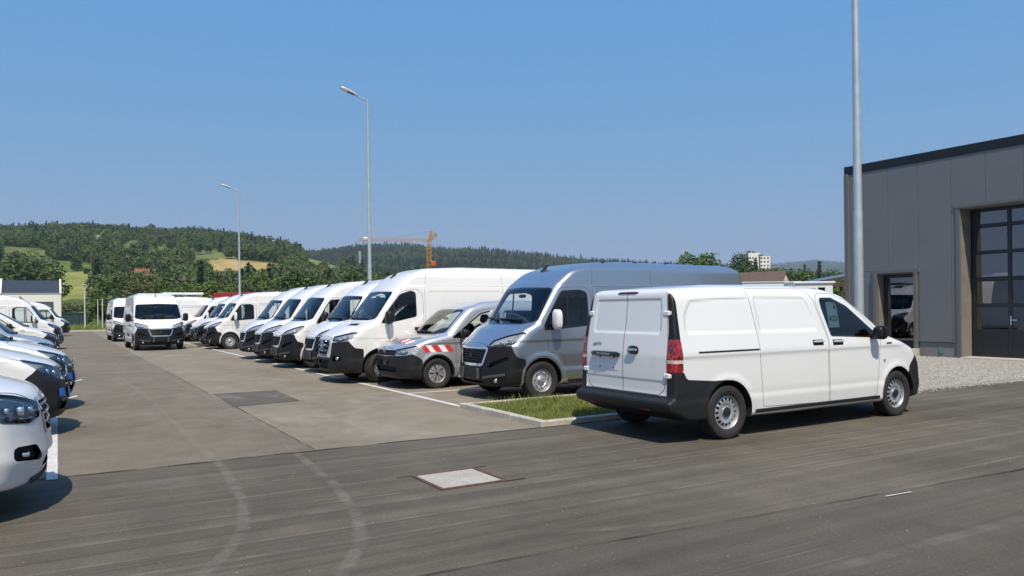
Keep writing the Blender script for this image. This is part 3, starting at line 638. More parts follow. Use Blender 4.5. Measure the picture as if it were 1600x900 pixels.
    c, nn = rear([.555], [1.155], .004); t.add('lettering', turned(text_mesh('eVITO', .066, 'dark_hub', .0012), face), None, tuple(c[0])); c, nn = rear([.35], [1.035], .057); t.add('lettering', turned(text_mesh('Mercedes-Benz', .042, 'steel_rim'), face), bar, tuple(c[0]))
    c, nn = B.top(np.full(9, -5.125), np.linspace(-.2, .2, 9), .004); g = Geo(); g.tube(c.tolist(), [.006]+[.015]*7+[.006], 8); t.add('brake_light', g.mesh('brake_light', 'dark_red_lens', 50))
    # sliding-door rail, side markers, sill
    for sg in (1, -1):
        q = np.linspace(-4.83, -3.80, 26); c, nn = B.side(q, np.full(26, 1.085), sg, .002); V, F = ribbon(c, nn, .022); g = Geo(); g.add(V, F); t.add('sliding_rail', g.mesh('sliding_rail', 'black_matte', None))
        q = np.linspace(-3.9, -1.36, 40); c, nn = B.side(q, np.full(40, .315), sg, .004); V, F = ribbon(c, nn, .05, raise_=.012); g = Geo(); g.add(V, F); t.add('sill_trim', g.mesh('sill_trim', 'plastic_grey', 40))
        c, nn = B.side([-1.22], [.835], sg, .0); g = Geo(); g.lathe([(.001, .012*sg), (.02, .010*sg), (.026, -.01*sg)], 14, 'y', c[0]); t.add('indicator', g.mesh('indicator', 'steel_rim', 40))
        q = np.linspace(-1.17, -1.05, 6); c, nn = B.side(q, np.full(6, 1.075), sg, .003); V, F = ribbon(c, nn, .022, raise_=.004); g = Geo(); g.add(V, F); t.add('side_badge', g.mesh('side_badge', 'dark_hub', None))
    # numbered slip hanging in the side window
    g = Geo(); g.box((-2.20, -.825, 1.50), (.22, .002, .36), 0, Matrix.Rotation(-.17, 3, 'X')); sl = t.add('window_slip', g.mesh('window_slip', 'pale_green_paper', None), opt='slip')
    up = Matrix(((1, 0, 0), (0, 0, -1), (0, 1, 0))); up = Matrix.Rotation(-.17, 3, 'X') @ up
    t.add('lettering', turned(text_mesh('423', .115, 'ink'), up), sl, (-2.20, -.838, 1.44), opt='slip')
    g = Geo(); g.box((-2.14, -.812, 1.60), (.03, .003, .045), 0); t.add('printed_mark', g.mesh('printed_mark', 'ink', None), sl, opt='slip')
    # transport leftovers on the nose of the two parked on the left
    g = Geo(); pts = [(-.34, .47), (-.10, .455), (.06, .50), (.05, .60), (-.05, .66), (-.25, .64), (-.36, .60)]
    def frontfan(pts, off, m, nm, opt):
        pts = np.array(pts); ce = pts.mean(0); ring = [ce+(p-ce)*k for k in (.5, 1.0) for p in pts]; q = np.array([ce]+ring); c, nn = B.front(q[:, 0], q[:, 1], off); n = len(pts)
        F = [[0, 1+i, 1+(i+1) % n] for i in range(n)] + [[1+i, 1+n+i, 1+n+(i+1) % n, 1+(i+1) % n] for i in range(n)]; g = Geo(); g.add(c, F); return t.add(nm, g.mesh(nm, m, None), opt=opt)
    frontfan(pts, .02, 'blue_film', 'blue_sheet', 'blue'); frontfan([(-.70, .53), (-.54, .51), (-.50, .58), (-.57, .64), (-.68, .63)], .012, 'blue_film', 'blue_sheet', 'blue')
    g = Geo(); c, nn = B.front([-.30], [.46], 0); g.box((c[0][0]+.05, -.30, .47), (.13, .07, .006), 0, Matrix.Rotation(-.2, 3, 'Y')); t.add('white_tag', g.mesh('white_tag', 'paper', None), opt='blue')
    return t

def large_van(L, axr):
    S = dict(L=L, hw=1.025, H=2.53, h=.038, k=.10, bmat='plastic', taper=.05, rtaper=.02, bow=(.17, .22, .62), bowr=.03, axles=(-.945, axr), arch=(.415, .36), flare=.016, lipw=.05,
        prof=[(0, .40, .14), (-.05, .25, .08), (-.5, .22, .1), (-L+.1, .32, .1), (-L, .44, .06), (-L+.02, .62, .1), (-L+.05, 1.5, 1.), (-L+.14, 2.38, .2), (-L+.4, 2.49, .6), (-3.0, 2.53, 3), (-2.05, 2.485, 1.), (-1.56, 2.34, .8), (-1.17, 2.065, .6), (-.66, 1.385, .18), (-.42, 1.27, .5), (-.13, 1.03, .12), (-.06, .97, .05), (-.02, .62, .1)],
        sect=[(-.6, .05), (.88, .18, .05), (1.0, .33, .08), (1.025, .8, .6), (1.01, 1.28, .6), (.94, 2.0, .8), (.885, 2.38, .17), (.6, 2.60, .4), (-.6, 2.75)],
        recess=[([(-L+.35, 1.12, .05), (-L+.38, 1.92, .08), (-3.55, 1.95, .06), (-3.55, 1.12, .05)], .012, .04), ([(-3.45, 1.12, .05), (-3.45, 1.95, .06), (-2.25, 1.95, .06), (-2.25, 1.12, .05)], .012, .04)],
        crease=[(1.075, 1.04, -.008), (.58, .50, .014), (2.02, 2.06, -.010)], under=.26,
        fbumper=[(-.1, .0), (-.1, .60), (.38, .60), (.545, .975, .02), (.95, .965), (1.26, .985, .02), (1.34, .86, .06), (1.42, .77, .05), (1.60, .73), (1.60, 0)],
        hood=[(-.12, -.1), (-.12, .54, .06), (-.36, .86, .1), (-.78, .90, .05), (-.78, -.1)],
        doors=[('front_door', [(-2.08, .40, .05), (-2.07, 1.95, .12), (-1.90, 2.03, .1), (-1.36, 2.01, .15), (-.96, 1.42, .2), (-.98, 1.24, .1), (-1.06, 1.18, .05), (-1.07, .85), (-1.42, .80, .1), (-1.46, .40, .03)]),
               ('side_door', [(-3.50, .42, .04), (-3.50, 2.0, .06), (-2.20, 2.0, .06), (-2.20, .42, .04)])],
        windows=[[(-1.985, 1.30, .04), (-1.985, 1.93, .10), (-1.80, 1.975, .08), (-1.40, 1.955, .12), (-1.22, 1.70, .2), (-.985, 1.33, .04), (-1.0, 1.235, .02), (-1.5, 1.265)]],
        headlight=[(.60, .985), (.74, 1.075, .03), (1.10, 1.155), (1.50, 1.215), (1.63, 1.205, .02), (1.54, 1.10, .06), (1.30, .985, .06), (.95, .965)],
        lamps=[(.72, 1.03, .05), (.83, 1.06, .055)], lampstrip=[(.58, 1.005), (.75, 1.0), (.92, 1.06)],
        grille=[(-.6, .955), (.525, .955, .04), (.395, .61, .07), (-.6, .60)], gframe=.042, slats=6, slat_r=.008, emblem=('lion', .79, .045),
        intakes=[[(.50, .56, .03), (.88, .70, .04), (.90, .80, .04), (.60, .68, .03)], [(-.1, .30), (.40, .30, .02), (.42, .35, .02), (-.1, .35)]],
        windscreen=[(-.7, 1.335), (.72, 1.345), (.945, 1.40, .07), (.865, 2.01, .08), (-.7, 2.06)], handles=[('front_door', -1.98, 1.10), ('side_door', -2.30, 1.10)],
        seams=[[(-2.10, .40), (-2.10, 2.0), (-2.16, 2.40)], [(-3.55, 2.03), (-3.55, 2.40)], [(-2.12, 2.03), (-L+.15, 2.03)], [(-L+.5, .4), (-L+.5, 2.0)]], wheel=(.345, .215, 'boxer'),
        cabin=dict(base=(-.78, 1.31), seats=(.50, -.18, -.60), sx=-1.85, sz=.95, bulk=-2.2, mirz=1.93), mirror=(-1.16, 1.43, .36, .23, .09),
        wipers=[(.62, 1.42, -.05, 1.44), (-.1, 1.42, -.66, 1.45)], aerial=-1.62, papers=[(-1.02, .42, .30, .21), (-.98, -.35, .28, .18)], hmat='black_gloss', mirmat='plastic')
    t = vehicle(S); B = t.B
    for y in (-.29, .29):
        c, nn = B.front([y], [.47], .02); g = Geo(); g.box((c[0][0], y, .465), (.05, .075, .20), .012); t.add('bumper_block', g.mesh('bumper_block', 'trim_grey', 30), opt='blocks')
    V, F = gridpatch(lambda u, v: B.front(u, v, .012)[0], np.linspace(-.25, .25, 9), np.linspace(.40, .53, 3)); g = Geo(); g.add(V, F); t.add('plate_holder', g.mesh('plate_holder', 'plastic', None))
    for sg in (1, -1):
        c, nn = B.front([sg*.70], [.365], .004); n = Vector(nn[0]); g = Geo(); a = Vector(c[0]); g.blob(a, (.03, .05, .045), 12, 6); i = t.add('fog_light', g.mesh('fog_light', 'reflector', 50))
        q = np.linspace(sg*.42, sg*.86, 10); c, nn = B.front(q, np.interp(np.abs(q), [.42, .86], [.40, .47]), .004); V, F = ribbon(c, nn, .05, raise_=.02); g = Geo(); g.add(V, F); t.add('bumper_ledge', g.mesh('bumper_ledge', 'trim_grey', 40))
        q = np.linspace(-2.05, -1.5, 10); c, nn = B.side(q, np.full(10, .31), sg, .004); V, F = ribbon(c, nn, .06, raise_=.012); g = Geo(); g.add(V, F); t.add('sill_trim', g.mesh('sill_trim', 'plastic_grey', 40))
        c, nn = B.side([-1.50], [1.60], sg, .012); q = np.linspace(1.27, 1.955, 10); c, nn = B.side(np.linspace(-1.50, -1.52, 10), q, sg, .006); V, F = ribbon(c, nn, .035); g = Geo(); g.add(V, F); t.add('window_post', g.mesh('window_post', 'black_matte', None))
        for x in (-2.9, -L+.55):
            c, nn = B.side([x-.35, x-.2, x, x+.2, x+.35], [.66]*5, sg, .003); V, F = ribbon(c, nn, .11, raise_=.014); g = Geo(); g.add(V, F); t.add('side_moulding', g.mesh('side_moulding', 'plastic_grey', 40))
    g = Geo()
    for x in np.linspace(-2.6, -L+.5, 5):
        q = np.linspace(-.62, .62, 12); c, nn = B.top(np.full(12, x), q, .0); V, F = ribbon(c, nn, .09, raise_=.014); g.add(V, F)
    t.add('roof_rib', g.mesh('roof_rib', 'white_paint', 40), paint=True)
    return t

def tall_van():
    L = 6.9
    S = dict(L=L, hw=1.01, H=2.66, h=.038, k=.10, taper=.05, rtaper=.02, bow=(.14, .24, .55), bowr=.03, axles=(-1.01, -4.93), arch=(.41, .36), flare=.012,
        prof=[(0, .40, .12), (-.05, .24, .08), (-.5, .22, .1), (-L+.1, .32, .1), (-L, .46, .06), (-L+.04, 1.5, 1), (-L+.14, 2.5, .2), (-L+.4, 2.62, .6), (-3.2, 2.66, 3), (-2.25, 2.61, 1.), (-1.78, 2.47, .8), (-1.37, 2.11, .7), (-.80, 1.405, .25), (-.45, 1.28, .6), (-.12, 1.08, .16), (-.02, .95, .1), (0, .6, .1)],
        sect=[(-.6, .05), (.88, .18, .05), (.98, .33, .08), (1.01, .8, .6), (1.0, 1.28, .6), (.93, 2.05, .8), (.855, 2.50, .18), (.6, 2.72, .4), (-.6, 2.85)],
        recess=[([(-4.2, 1.30, .05), (-4.2, 2.08, .06), (-2.25, 2.08, .06), (-2.25, 1.30, .05)], .012, .04), ([(-L+.3, 1.30, .05), (-L+.3, 2.08, .06), (-4.3, 2.08, .06), (-4.3, 1.30, .05)], .012, .04)],
        crease=[(1.02, .98, -.008), (.58, .50, .012), (2.18, 2.21, -.010), (2.40, 2.43, -.006)], under=.25,
        fbumper=[(-.1, 0), (-.1, .585), (.47, .585), (.57, .93, .02), (1.0, .94, .04), (1.22, .965, .03), (1.42, .80, .06), (1.62, .78), (1.62, 0)],
        hood=[(-.10, -.1), (-.10, .50, .06), (-.40, .84, .1), (-.92, .88, .05), (-.92, -.1)],
        doors=[('front_door', [(-2.10, .38, .05), (-2.10, 2.0, .15), (-1.95, 2.12, .1), (-1.55, 2.06, .2), (-1.08, 1.45, .2), (-1.22, 1.30, .05), (-1.24, .85), (-1.50, .78, .1), (-1.54, .38, .03)])],
        windows=[[(-1.93, 1.475, .06), (-1.93, 2.05, .10), (-1.80, 2.08, .06), (-1.53, 2.00, .2), (-1.25, 1.66, .2), (-1.04, 1.33, .02), (-1.45, 1.38)]],
        headlight=[(.57, .955), (.59, 1.055, .02), (.95, 1.10), (1.32, 1.155), (1.50, 1.15, .02), (1.40, 1.05, .05), (1.18, .955, .05), (.9, .935)],
        lamps=[(.62, 1.01, .05), (.74, 1.03, .05), (.84, 1.06, .035)], lampstrip=[(.52, .975), (.68, .965), (.86, 1.02)],
        grille=[(-.6, 1.02), (.44, 1.02, .06), (.46, .85), (.32, .585, .10), (-.6, .57)], gframe=.055, gmat='chrome_white', slats=4, slat_r=.028, slatmat='black_gloss', emblem=('star', .83, .115),
        intakes=[[(-.1, .44), (.36, .44, .02), (.40, .53, .02), (-.1, .53)], [(.52, .50, .03), (.80, .53, .05), (.80, .63, .05), (.56, .63, .03)]],
        windscreen=[(-.7, 1.41), (.70, 1.41), (.88, 1.44, .06), (.79, 2.06, .07), (-.7, 2.10)], handles=[('front_door', -1.98, 1.20)], handle_len=.24, hmat='black_gloss',
        seams=[[(-2.15, .40), (-2.15, 2.0), (-2.22, 2.45)], [(-4.25, .4), (-4.25, 2.45)], [(-2.2, 2.19), (-L+.15, 2.19)]], wheel=(.345, .215, 'sprinter'), lipmat='plastic_grey',
        cabin=dict(base=(-.92, 1.33), seats=(.50, -.18, -.60), sx=-2.0, sz=.98, bulk=-2.35, mirz=2.0), mirror=(-1.17, 1.47, .30, .20, .085), wipers=[(.6, 1.44, -.1, 1.45), (-.15, 1.44, -.66, 1.47)], aerial=-1.72, papers=[(-1.10, .35, .30, .21)])
    t = vehicle(S); B = t.B
    for sg in (1, -1):
        c, nn = B.front([sg*.69], [.575], .0); g = Geo(); g.blob(c[0], (.03, .07, .045), 12, 6); t.add('fog_light', g.mesh('fog_light', 'reflector', 50))
        q = np.linspace(-1.30, -1.36, 10); c, nn = B.side(np.linspace(-1.36, -1.38, 10), np.linspace(1.37, 1.80, 10), sg, .006); V, F = ribbon(c, nn, .04); g = Geo(); g.add(V, F); t.add('window_post', g.mesh('window_post', 'black_matte', None))
    V, F = gridpatch(lambda u, v: B.front(u, v, .012)[0], np.linspace(-.26, .26, 9), np.linspace(.33, .43, 3)); g = Geo(); g.add(V, F); t.add('plate_holder', g.mesh('plate_holder', 'plastic_grey', None))
    c, nn = B.top(np.linspace(-.55, -.62, 8), np.linspace(.30, .70, 8), .004); V, F = ribbon(c, nn, .12); g = Geo(); g.add(V, F); t.add('bonnet_vent', g.mesh('bonnet_vent', 'black_matte', None))
    return t

def small_van():
    L = 4.5
    S = dict(L=L, hw=.925, H=1.84, h=.032, k=.09, taper=.04, rtaper=.03, bow=(.16, .28, .6), bowr=.06, axles=(-.855, -3.61), arch=(.36, .33), flare=.014, paint='light_silver_paint',
        prof=[(0, .42, .12), (-.06, .22, .08), (-.5, .18, .1), (-4.4, .26, .1), (-4.5, .45, .1), (-4.47, 1.0, .5), (-4.33, 1.70, .2), (-4.0, 1.81, .5), (-2.6, 1.84, 2), (-2.05, 1.80, .8), (-1.60, 1.67, .6), (-.90, 1.12, .25), (-.45, 1.03, .7), (-.13, .90, .2), (-.02, .74, .12)],
        sect=[(-.6, .02), (.78, .13, .05), (.90, .27, .08), (.925, .6, .5), (.91, 1.02, .35), (.76, 1.66, .4), (.68, 1.80, .12), (.4, 1.90, .5), (-.6, 2.0)],
        crease=[(.95, .91, -.012), (.50, .42, .012)], under=.215,
        fbumper=[(-.1, 0), (-.1, .66), (.5, .69), (.95, .70), (1.16, .735, .03), (1.30, .68, .04), (1.42, .60), (1.42, 0)],
        rbumper=[(-4.6, 0), (-4.6, .62), (-4.2, .62, .05), (-4.0, .3), (-4.0, 0)],
        hood=[(-.10, -.1), (-.10, .55, .08), (-.42, .80, .1), (-.98, .82, .05), (-.98, -.1)],
        doors=[('front_door', [(-2.32, .30, .04), (-2.36, 1.05), (-2.42, 1.58, .1), (-2.30, 1.665, .08), (-1.90, 1.60, .2), (-1.18, 1.07, .1), (-1.28, .98, .03), (-1.27, .30, .04)])],
        windows=[[(-2.27, 1.02, .04), (-2.33, 1.55, .08), (-2.22, 1.61, .06), (-1.92, 1.545, .2), (-1.38, 1.18, .2), (-1.16, 1.03, .02)], [(-3.5, 1.08, .05), (-3.5, 1.58, .08), (-2.50, 1.60, .08), (-2.46, 1.06, .05)]],
        headlight=[(.50, .735), (.56, .815, .02), (.90, .86), (1.22, .90), (1.34, .885, .02), (1.20, .76, .05), (.95, .705, .04)],
        lamps=[(.62, .785, .045), (.73, .80, .04)], lampstrip=[(.50, .75), (.62, .735), (.76, .775)],
        grille=[(-.6, .80), (.50, .80, .02), (.52, .70, .02), (-.6, .68)], gframe=.012, gmat='plastic', slats=3, slat_r=.008, emblem=('vw', .80, .065),
        intakes=[[(-.1, .36), (.52, .36, .04), (.58, .47, .04), (-.1, .47)]],
        windscreen=[(-.7, 1.115), (.60, 1.12), (.78, 1.15, .05), (.66, 1.625, .08), (-.7, 1.67)], handles=[('front_door', -2.20, .96)],
        seams=[[(-2.40, 1.05), (-2.40, .30)], [(-1.28, 1.0), (-.95, .99)]], wheel=(.318, .205, 'caddy'), lipmat='plastic_grey', lipw=.04,
        cabin=dict(base=(-1.0, 1.04), seats=(.36, -.36), sx=-2.05, sz=.62, bulk=None, mirz=1.52), mirror=(-1.40, 1.12, .19, .20, .09), wipers=[(.55, 1.14, -.1, 1.15), (-.12, 1.14, -.6, 1.17)], papers=[])
    t = vehicle(S); B = t.B
    def diag(x0, x1, z0, z1, m, sg):          # slanted film patches on the wings
        dx = .10*(1 if sg else 1); P_ = lambda u, v: B.side(u-dx*v/(z1-z0)*-1*0+0, z0+v, sg, .004)[0]
        U = np.linspace(0, x1-x0, 5); Vv = np.linspace(0, z1-z0, 4); g = Geo(); V, F = gridpatch(lambda u, v: B.side(x0+u+v*.75, z0+v, sg, .003)[0], U, Vv); g.add(V, F); return g.mesh('warning_stripe', m, None)
    for sg in (1, -1):
        for k, (xa, w) in enumerate([(-.60, .11), (-.72, .11), (-.86, .13), (-1.00, .13), (-1.13, .11)]):
            t.add('warning_stripe', diag(xa-.10, xa-.10+w, .755, .90, 'red_film' if k % 2 == 0 else 'white_film', sg), opt='stripes')
        for k in range(4):
            g = Geo(); xx = -.34-.0*k; V, F = gridpatch(lambda u, v: B.top(-.30-v-(u-.18)*.0, sg*(u+v*.5), .004)[0], np.linspace(.16+.11*k, .27+.11*k, 4), np.linspace(0, .16, 4)); g.add(V, F); t.add('warning_stripe', g.mesh('warning_stripe', 'red_film' if k % 2 == 0 else 'white_film', None), opt='stripes')
        q = np.linspace(-2.2, -1.3, 12); c, nn = B.side(q, np.full(12, .26), sg, .003); V, F = ribbon(c, nn, .05, raise_=.01); g = Geo(); g.add(V, F); t.add('sill_trim', g.mesh('sill_trim', 'plastic_grey', 40))
    V, F = gridpatch(lambda u, v: B.front(u, v, .012)[0], np.linspace(-.26, .26, 9), np.linspace(.50, .60, 3)); g = Geo(); g.add(V, F); t.add('plate_holder', g.mesh('plate_holder', 'black_gloss', None))
    return t

def custom_van():
    L = 4.97
    S = dict(L=L, hw=.985, H=2.0, h=.03, k=.10, taper=.05, rtaper=.03, bow=(.18, .26, .55), bowr=.05, axles=(-.93, -3.86), arch=(.385, .345), flare=.014, bmat='white_paint',
        prof=[(0, .48, .10), (-.08, .26, .06), (-.5, .22, .1), (-4.9, .28, .1), (-4.97, .5, .1), (-4.94, 1.1, .5), (-4.83, 1.9, .15), (-4.5, 1.97, .4), (-2.8, 2.0, 2), (-2.1, 1.95, .8), (-1.80, 1.83, .5), (-.92, 1.23, .3), (-.5, 1.14, .7), (-.13, 1.02, .18), (-.03, .86, .1), (-.02, .66, .08)],
        sect=[(-.6, .05), (.82, .17, .05), (.96, .30, .08), (.985, .65, .5), (.975, 1.1, .4), (.85, 1.80, .5), (.77, 1.94, .12), (.45, 2.05, .5), (-.6, 2.15)],
        crease=[(1.04, 1.00, -.010), (.60, .52, .012)], under=.25,
        fbumper=[(-.1, 0), (-.1, .72), (.62, .735), (1.1, .72), (1.42, .70), (1.42, 0)], hood=[(-.10, -.1), (-.10, .48, .1), (-.42, .84, .1), (-.98, .88, .05), (-.98, -.1)],
        doors=[('front_door', [(-2.40, .34, .03), (-2.42, 1.2, .3), (-2.50, 1.76, .1), (-2.2, 1.82, .1), (-1.84, 1.70, .2), (-1.30, 1.22, .1), (-1.36, .9, .3), (-1.42, .34, .03)])],
        windows=[[(-2.33, 1.23, .04), (-2.42, 1.72, .08), (-2.22, 1.76, .12), (-1.92, 1.66, .3), (-1.28, 1.19, .02)]],
        headlight=[(.60, .80), (.58, .93, .03), (.95, 1.00, .1), (1.30, 1.045), (1.44, 1.03, .03), (1.38, .90, .06), (1.22, .80, .05), (.85, .765, .05)],
        lamps=[(.60, .88, .04), (.71, .885, .06), (.82, .90, .04)], lampstrip=[(.54, .80), (.70, .79), (.86, .83)],
        grille=[(-.6, .95), (.50, .95, .06), (.40, .64, .1), (-.6, .60)], gframe=.03, gmat='chrome', slats=4, slat_r=.011, slatmat='black_gloss',
        intakes=[[(.50, .44, .03), (.84, .49, .03), (.83, .60, .04), (.60, .585, .06)], [(-.1, .36), (.44, .37, .03), (.40, .50, .03), (-.1, .50)]],
        windscreen=[(-.7, 1.235), (.62, 1.24), (.82, 1.27, .05), (.72, 1.79, .08), (-.7, 1.83)], handles=[('front_door', -2.25, 1.14)], seams=[[(-1.30, 1.22), (-.95, 1.16)]], wheel=(.335, .215, 'vito'),
        cabin=dict(base=(-1.0, 1.16), seats=(.40, -.22, -.58), sx=-2.25, sz=.75, bulk=-2.65, mirz=1.68), mirror=(-1.50, 1.28, .22, .20, .09), wipers=[(.55, 1.26, -.05, 1.275)], papers=[])
    t = vehicle(S); B = t.B
    for sg in (1, -1):
        c, nn = B.front([sg*.70], [.53], -.035); g = Geo(); g.blob(c[0], (.03, .09, .022), 12, 6, 4); t.add('fog_light', g.mesh('fog_light', 'reflector', 50))
        c, nn = B.front([sg*.62], [.40], .0); g = Geo(); g.lathe([(.001, .008), (.016, .006), (.018, -.01)], 12, 'x', c[0]); t.add('parking_sensor', g.mesh('parking_sensor', 'white_paint', 40))
    q = np.linspace(-.6, .6, 20); c, nn = B.front(q, np.full(20, .285), .006); V, F = ribbon(c, nn, .07, raise_=.01); g = Geo(); g.add(V, F); t.add('lip_trim', g.mesh('lip_trim', 'plastic_grey', 40))
    return t
mat('dark_red_lens', (.10, .006, .012), .15, coat=1); mat('trim_grey', (.055, .057, .06), .55); mat('chrome_white', (.70, .71, .72), .25, metal=.5)
# ---------------------------------------------------------------- ground materials
class NT:
    """small helper for node materials in world (object) coordinates"""
    def __init__(s, name):
        s.m = bpy.data.materials.new(name); s.m.use_nodes = True; s.t = s.m.node_tree; s.p = s.t.nodes['Principled BSDF']; s.tc = s.t.nodes.new('ShaderNodeTexCoord'); MAT[name] = s.m
        s.sep = s.n('ShaderNodeSeparateXYZ'); s.l(s.tc.outputs['Object'], s.sep.inputs[0])
    def n(s, k, **kw):
        q = s.t.nodes.new(k)
        for a, b in kw.items(): setattr(q, a, b)
        return q
    def l(s, a, b): s.t.links.new(a, b)
    def noise(s, scale, detail=5, rough=.6, stretch=None, dist=0.):
        q = s.n('ShaderNodeTexNoise'); q.inputs['Scale'].default_value = scale; q.inputs['Detail'].default_value = detail; q.inputs['Roughness'].default_value = rough; q.inputs['Distortion'].default_value = dist
        if stretch:
            mp = s.n('ShaderNodeMapping'); mp.inputs['Scale'].default_value = stretch; s.l(s.tc.outputs['Object'], mp.inputs[0]); s.l(mp.outputs[0], q.inputs[0])
        else: s.l(s.tc.outputs['Object'], q.inputs[0])
        return q.outputs['Fac']
    def rng(s, v, a, b, c, d):
        q = s.n('ShaderNodeMapRange'); q.inputs[1].default_value = a; q.inputs[2].default_value = b; q.inputs[3].default_value = c; q.inputs[4].default_value = d; s.l(v, q.inputs[0]); return q.outputs[0]
    def math(s, op, a, b=None):
        q = s.n('ShaderNodeMath', operation=op)
        for i, v in enumerate((a, b)):
            if v is None: continue
            if isinstance(v, (int, float)): q.inputs[i].default_value = v
            else: s.l(v, q.inputs[i])
        return q.outputs[0]
    def mix(s, fac, a, b, mode='MIX'):
        q = s.n('ShaderNodeMix', data_type='RGBA', blend_type=mode)
        for i, v in ((0, fac), (6, a), (7, b)):
            if isinstance(v, (int, float)): q.inputs[i].default_value = v
            elif isinstance(v, tuple): q.inputs[i].default_value = (*v, 1)
            else: s.l(v, q.inputs[i])
        return q.outputs[2]
    def bump(s, v, st, d):
        q = s.n('ShaderNodeBump'); q.inputs['Strength'].default_value = st; q.inputs['Distance'].default_value = d; s.l(v, q.inputs['Height']); s.l(q.outputs[0], s.p.inputs['Normal'])
    def done(s, col, rough=.85, spec=.3):
        s.l(col, s.p.inputs['Base Color']) if not isinstance(col, tuple) else None
        if isinstance(rough, (int, float)): s.p.inputs['Roughness'].default_value = rough
        else: s.l(rough, s.p.inputs['Roughness'])
        s.p.inputs['Specular IOR Level'].default_value = spec; return s.m
def asphalt(name, base, warm, streak=0., lanes=None, stone=.5):
    k = NT(name); big = k.noise(.35, 4); med = k.noise(2.2, 5); fine = k.noise(120, 3, .7); sp_ = k.noise(38, 4, .75); grit = k.noise(420, 2)
    c = k.mix(k.rng(big, .35, .65, 0, 1), base, warm)
    c = k.mix(1., c, k.mix(k.rng(med, .3, .7, 0, 1), (.86, .86, .87), (1.12, 1.11, 1.09)), 'MULTIPLY')
    c = k.mix(1., c, k.mix(k.rng(fine, .3, .7, 0, 1), (1-stone*.45,)*3, (1+stone*.5,)*3), 'MULTIPLY')
    c = k.mix(1., c, k.mix(k.rng(sp_, .32, .68, 0, 1), (1-stone*.42,)*3, (1+stone*.46,)*3), 'MULTIPLY')
    c = k.mix(k.rng(grit, .70, .76, 0, .55*stone), c, (.36, .34, .31))
    if streak:
        s1 = k.noise(1.0, 4, .6, (.05, 4.2, 1)); s2 = k.noise(1.0, 6, .7, (.07, 19, 1)); pat = k.noise(.28, 3)
        c = k.mix(1., c, k.mix(k.rng(s1, .35, .65, 0, 1), (1-streak*.26, 1-streak*.27, 1-streak*.27), (1+streak*.24, 1+streak*.22, 1+streak*.19)), 'MULTIPLY')
        c = k.mix(k.math('MULTIPLY', k.rng(s2, .56, .74, 0, .9*streak), k.rng(pat, .42, .62, .1, 1)), c, (.30, .28, .25))
    else:
        d = k.noise(.9, 6, .7, (1.0, .45, 1)); c = k.mix(k.rng(d, .52, .72, 0, .55), c, (.30, .275, .24)); d3 = k.noise(.45, 6, .7, (1, .8, 1), .8); c = k.mix(k.rng(d3, .50, .68, 0, .6), c, tuple(q*.66 for q in base))
        d2 = k.noise(1.6, 4, .6, (.8, 1.4, 1), .6); c = k.mix(k.rng(d2, .62, .70, 0, .35), c, tuple(q*.62 for q in base))
    if lanes:                                    # paving lanes laid at different times
        x = k.math('ADD', k.sep.outputs[0], k.rng(k.noise(5, 3), 0, 1, -.03, .03))
        c = k.mix(k.rng(x, 2.60, 2.64, 0, 1), k.mix(1., c, (.82, .80, .78), 'MULTIPLY'), k.mix(1., c, (1.08, 1.07, 1.05), 'MULTIPLY'))
    k.bump(k.math('ADD', fine, k.math('MULTIPLY', grit, .6)), .55, .006)
    return k.done(c, k.rng(med, .3, .7, .78, .92), .35)
asphalt('lot_asphalt', (.188, .160, .117), (.228, .198, .148), lanes=True)
asphalt('road_asphalt', (.086, .075, .056), (.120, .106, .080), streak=.8)
asphalt('near_road_asphalt', (.081, .072, .056), (.101, .090, .070), streak=.5)
asphalt('patch_asphalt', (.090, .079, .061), (.110, .097, .076), stone=.35)
def simple(name, c1, c2, scale, fine=None, rough=.9, bumpd=None):
    k = NT(name); c = k.mix(k.rng(k.noise(scale, 6), .32, .68, 0, 1), c1, c2)
    if fine: f = k.noise(fine, 4, .7); c = k.mix(1., c, k.mix(k.rng(f, .3, .7, 0, 1), (.72,)*3, (1.25,)*3), 'MULTIPLY')
    if bumpd: k.bump(k.noise(bumpd[0], 5), bumpd[1], bumpd[2])
    return k.done(c, rough)
simple('gravel', (.24, .225, .195), (.31, .29, .255), 1.1, 26, bumpd=(45, 1., .03))
simple('concrete', (.34, .315, .275), (.43, .40, .355), 2.5, 60, bumpd=(120, .3, .004))
simple('kerb_concrete', (.40, .365, .30), (.53, .49, .42), 3, 45, bumpd=(90, .4, .005))
simple('meadow_grass', (.085, .115, .030), (.15, .165, .06), .35, 8, bumpd=(30, .8, .05))
simple('soil', (.10, .085, .05), (.14, .12, .07), 2, 30)
simple('road_paint', (.62, .61, .58), (.50, .48, .44), 3, 40)
simple('render_white', (.74, .72, .66), (.80, .78, .72), .6)
simple('joint_black', (.022, .020, .018), (.06, .055, .048), 4)
def sheet(name, pts, z, m, parent=None):
    me = mkmesh(name, [(x, y, z) for x, y in pts], [list(range(len(pts)))], m); return struct(name, me, parent)
